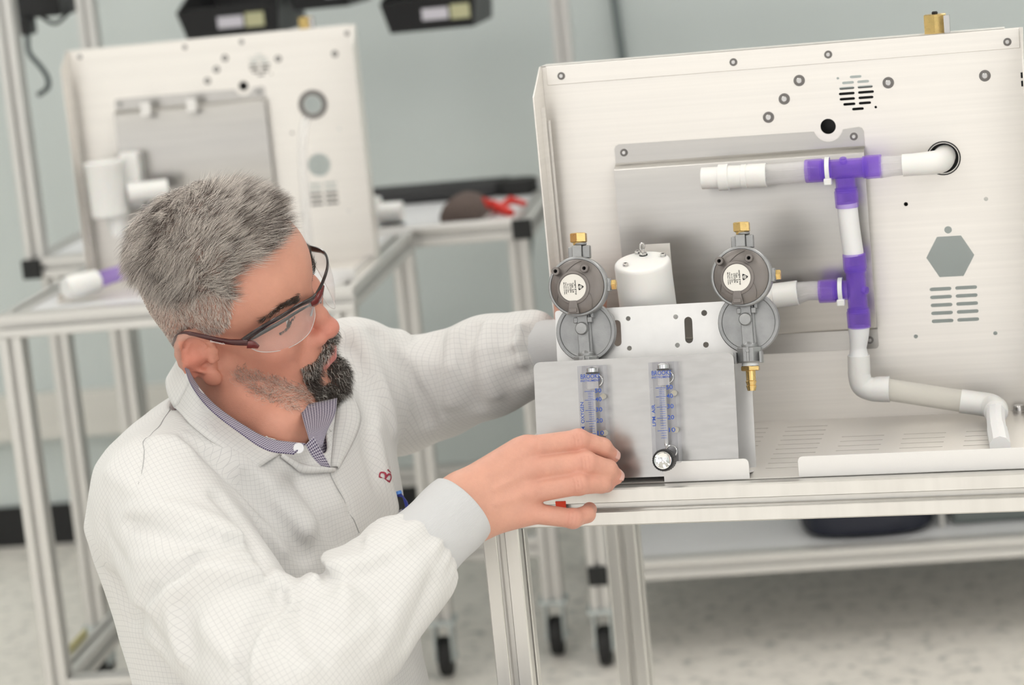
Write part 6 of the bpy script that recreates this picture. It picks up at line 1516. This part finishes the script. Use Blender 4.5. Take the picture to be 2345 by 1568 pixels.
# pocket print, badge clip and pen
def snapped_text(txt, px, up, right, size, f, off, mt, name, parent, width=None):
    me = text_mesh(txt, size, Matrix.Identity(4), width=width, depth=.00001)
    n = len(me.vertices); c = np.zeros(n*3); me.vertices.foreach_get('co', c); c = c.reshape(-1, 3)
    Pp = px+c[:, :1]*right+c[:, 1:2]*up; Pp = snap(f, Pp, off, 3); me.vertices.foreach_set('co', (Pp-np.array(PB)).ravel()); me.update()
    return link(name, me, mt, parent, WORLD, PB)

lg = mat('print_pink', (.62, .10, .16), .7)
p0 = v3(-0.1536, 2.5483, 0.9075); up = nrm(v3(-0.1511, 2.5669, 0.9195)-p0); n_ = grad(coat_full, p0[None])[0]; rt = nrm(np.cross(up, n_)); rt = rt if rt @ v3(0, 1, 0) > 0 else rt
snapped_text('Bu', p0+up*.006+rt*.002, nrm(-rt), up, .019, coat_full, .0006, lg, 'pocket_print', coat)
pk = v3(-0.1411, 2.5762, 0.8720)
pen = thing('ballpoint_pen', 'blue ballpoint pen clipped in the chest pocket', 'pen', WORLD, tuple(v3(-0.1417, 2.5714, 0.8831)))
MB().tube([tuple(v3(-0.1415, 2.5717, 0.8850)), tuple(v3(-0.1404, 2.5712, 0.8820)), tuple(v3(-0.1349, 2.5743, 0.8708)), tuple(v3(-0.1321, 2.5782, 0.8532))], [.0030, .0042, .0044, .0040], 14).build('pen_body', mat('pen_blue', (.03, .045, .30), .3), pen)
MB().tube([tuple(v3(-0.1399, 2.5699, 0.8862)), tuple(v3(-0.1393, 2.5693, 0.8829))], [.0036, .0042], 14).build('pen_cap', mat('pen_light_blue', (.10, .28, .75), .3), pen)
bc = thing('badge_reel', 'black plastic badge holder hanging at the chest pocket beside the pen', 'badge', WORLD, tuple(v3(-0.1430, 2.5600, 0.8762)))
c0 = [v3(-0.1440, 2.5630, 0.8815), v3(-0.1377, 2.5708, 0.8799), v3(-0.1358, 2.5715, 0.8667), v3(-0.1470, 2.5623, 0.8662)]
nn = nrm(np.cross(c0[1]-c0[0], c0[3]-c0[0])); m = MB(); m.add([tuple(c-nn*.004) for c in c0]+[tuple(c+nn*.004) for c in c0], [(0, 1, 2, 3), (7, 6, 5, 4), (0, 4, 5, 1), (1, 5, 6, 2), (2, 6, 7, 3), (3, 7, 4, 0)])
m.build('holder', M['black'], bc, bevel=.0015)

# trousers, shoes and the stool he sits on (below the picture)
HIPC = v3(-.290, 2.53, .50); FT = nrm(v3(.33, -.94, 0)); LT = v3(-FT[1], FT[0], 0)
trm = mat('trouser_cloth', (.05, .055, .075), .85)
def legs_sdf(P):
    d = cone(P, HIPC-LB*.08, HIPC+LB*.08, .105, .105)
    for s in (-1, 1):
        h = HIPC+LB*.10*s; k = h+FT*.40; a = k+FT*.02-ZB*.40
        d = smin(d, chain(P, [h, k, a], [.085, .062, .048], .02), .03)
    return smax(d, P[..., 2]-.62, .01)
v_, f_ = sdf_mesh(legs_sdf, v3(-.62, 1.9, .03), v3(.25, 2.85, .66), .012)
link('trousers', np_mesh('trousers', v_-np.array(PB), f_), trm, person, WORLD, PB)
for s in (-1, 1):
    k = HIPC+LB*.10*s+FT*.42-ZB*.40
    sh = lambda P, k=k: smax(smin(ell(P, v3(k[0], k[1], .052)+FT*.10, (.075, .045, .04), np.stack([FT, LT, ZB], 1)), smin(cone(P, v3(k[0], k[1], .05)-FT*.02, v3(k[0], k[1], .05)+FT*.12, .042, .038), cone(P, v3(k[0], k[1], .06), v3(k[0], k[1], .11), .045, .046), .02), .02), -(P[..., 2]-.002), .003)
    v_, f_ = sdf_mesh(sh, v3(k[0], k[1], 0)-v3(.18, .28, .02), v3(k[0], k[1], .18)+v3(.24, .16, 0), .008)
    link('shoe', np_mesh('shoe', v_-np.array(PB), f_), mat('shoe_black', (.02, .02, .02), .4), person, WORLD, PB)
st = thing('stool', 'low round black stool under the seated person', 'stool', WORLD, (HIPC[0], HIPC[1], 0))
MB().lathe([(0, .335), (.17, .335), (.18, .345), (.18, .375), (.17, .388), (0, .390)], (HIPC[0], HIPC[1], 0), (0, 0, 1), 40, closed=False).build('seat', M['black'], st)
MB().cyl((HIPC[0], HIPC[1], .07), (HIPC[0], HIPC[1], .335), .025, 20).build('column', M['chrome'], st)
for k in range(5):
    a = k*2*PI/5+.3; MB().tube([(HIPC[0]+.03*math.cos(a), HIPC[1]+.03*math.sin(a), .085), (HIPC[0]+.24*math.cos(a), HIPC[1]+.24*math.sin(a), .06), (HIPC[0]+.24*math.cos(a), HIPC[1]+.24*math.sin(a), .0)], [.018, .014, .012], 12).build('leg', M['chrome'], st)

# ------------------------------------------------------------------ safety glasses
def HP(x, y, z): return tuple(toworld((x, y, z)))
gl_ = thing('safety_glasses', 'clear wraparound safety glasses with dark red frame worn by the person', 'glasses', WORLD, HP(.10, 0, .02))
frm = mat('frame_dark_red', (.016, .006, .007), .12, coat=.6); frr = mat('frame_red', (.13, .007, .007), .10, coat=.8); 
TR = [(.046, -.0760, .0200), (.058, -.0735, .0290), (.074, -.0660, .0375), (.089, -.0545, .0410), (.099, -.0350, .0380), (.1045, -.0130, .0285), (.1055, 0, .0235)]
TL = [(.1055, 0, .0235), (.1095, .0140, .0300), (.1095, .0330, .0345), (.1030, .0500, .0350), (.0930, .0610, .0330), (.0780, .0690, .0290), (.060, .0755, .0260)]
BR_ = [(.049, -.0755, .0120), (.0600, -.0715, .0020), (.0760, -.0610, -.0050), (.0900, -.0460, -.0080), (.1000, -.0290, -.0060), (.1035, -.0140, .0030), (.1045, -.0100, .0160)]
BL_ = [(.1060, .0100, .0160), (.1080, .0140, -.0040), (.1075, .0270, -.0200), (.1000, .0420, -.0210), (.0890, .0560, -.0140), (.0780, .0660, .0020), (.0720, .0705, .0160)]
frt = mat('frame_wine', (.055, .004, .004), .10, coat=.8)
def bar(name, pts, r, mt, parent, flat=.55, n=14, label=None):
    P = smooth_path([HP(*p) for p in pts], 6); k = len(P); rr = [float(np.interp(i/(k-1), np.linspace(0, 1, len(r)), r)) for i in range(k)]
    m = MB(); m.tube(P, rr, n)
    # flatten the section across the face
    vs = []
    for i in range(k):
        c = P[i]; nrm_ = Vector(nrm(np.array(c)-toworld((.0, 0, float(toh(np.array(c)[None])[0][2])))))
        for j in range(n):
            v = Vector(m.v[i*n+j]); d = v-c; vs.append(tuple(c+d-nrm_*(d.dot(nrm_))*(1-flat)))
    m.v = vs; return m.build(name, mt, parent, label=label)
bar('brow_bar', TR, [.0046, .0038, .0028, .0026, .0025, .0028, .0030], frm, gl_)
bar('brow_bar', TL, [.0030, .0026, .0025, .0025, .0028, .0038, .0042], frm, gl_)
TU = [(x+.0008, y, z-.0062*min(1, i/1.5)) for i, (x, y, z) in enumerate(TR[:-1])]
bar('lens_band', TU, [.0010, .0024, .0026, .0022, .0018, .0012], mat('band_grey', (.10, .10, .10), .15, coat=.5), gl_)
bar('bridge', [(.1035, -.0150, .0240), (.1065, -.0050, .0205), (.1075, .0050, .0215), (.1085, .0140, .0260)], [.0040, .0058, .0058, .0038], frr, gl_, label='red translucent bridge')
bar('corner', [(.050, -.0765, .0170), (.055, -.0745, .0150), (.060, -.0725, .0100)], [.0052, .0050, .0022], frr, gl_, label='red translucent corner piece')
bar('temple_arm', [(.052, -.0768, .0200), (.035, -.0810, .0230), (.020, -.0835, .0275), (.004, -.0850, .0330), (-.012, -.0868, .0375), (-.026, -.0860, .0300), (-.036, -.0830, .0150)], [.0044, .0038, .0034, .0030, .0028, .0026, .0024], frt, gl_, flat=.5)
bar('temple_arm', [(.064, .0755, .0250), (.035, .0810, .0270), (.004, .0850, .0330), (-.012, .0868, .0375), (-.030, .0850, .0250)], [.0044, .0038, .0034, .0030, .0028], frt, gl_, flat=.5)
def lens(name, top, bot):
    n, m_ = 40, 22; A = np.array(smooth_path(top, 8)); B_ = np.array(smooth_path(bot, 8))
    res = lambda X: np.stack([np.interp(np.linspace(0, 1, n), np.linspace(0, 1, len(X)), X[:, k]) for k in range(3)], 1)
    A, B_ = res(A), res(B_); V = []; F = []
    for j in range(m_):
        t = j/(m_-1); row = A*(1-t)+B_*t; row[:, 0] += .004*math.sin(PI*t)*np.sin(np.linspace(0, PI, n))**.5; V.append([toworld(p) for p in row])
    V = np.array(V).reshape(-1, 3)
    for j in range(m_-1):
        for i in range(n-1): F.append((j*n+i, j*n+i+1, (j+1)*n+i+1, (j+1)*n+i))
    bs = np.array(BASE[gl_.name][1]); o = link(name, np_mesh(name, V-bs, np.array(F)), M['lens'], gl_, WORLD, Vector(bs))
    edge = [tuple(V[(m_-1)*n+i]) for i in range(n)]
    MB().tube(edge, .0004, 6).build('lens_edge', mat('lens_edge', (.66, .63, .62), .1), o)
lens('lens', TR[0:6], BR_[0:6] if len(BR_) < 7 else BR_); lens('lens', TL[1:6], BL_)
for s, p in ((-1, [(.1045, -.0110, .0180), (.1010, -.0100, .0100), (.0985, -.0120, .0040)]), (1, [(.1060, .0110, .0170), (.1030, .0110, .0080), (.1005, .0130, .0010)])):
    bar('nose_pad', p, [.0012, .0016, .0020], mat('nose_pad', (.35, .35, .37), .2), gl_)
tpos = toworld((.022, -.0885, .0275)); ex = Vector(nrm(toworld((.040, -.086, .0235))-toworld((.010, -.088, .031)))); nz = Vector(nrm(HR @ v3(.12, -.98, .1))); ey = nz.cross(ex).normalized(); nz = ex.cross(ey)
mm = Matrix((ex, ey, nz)).transposed().to_4x4(); mm.translation = Vector(tpos)+nz*-.0008
put('printed_name', text_mesh('Simotech', .0034, mm, width=.0155, depth=.0002), mat('print_white', (.8, .8, .8), .5), gl_)
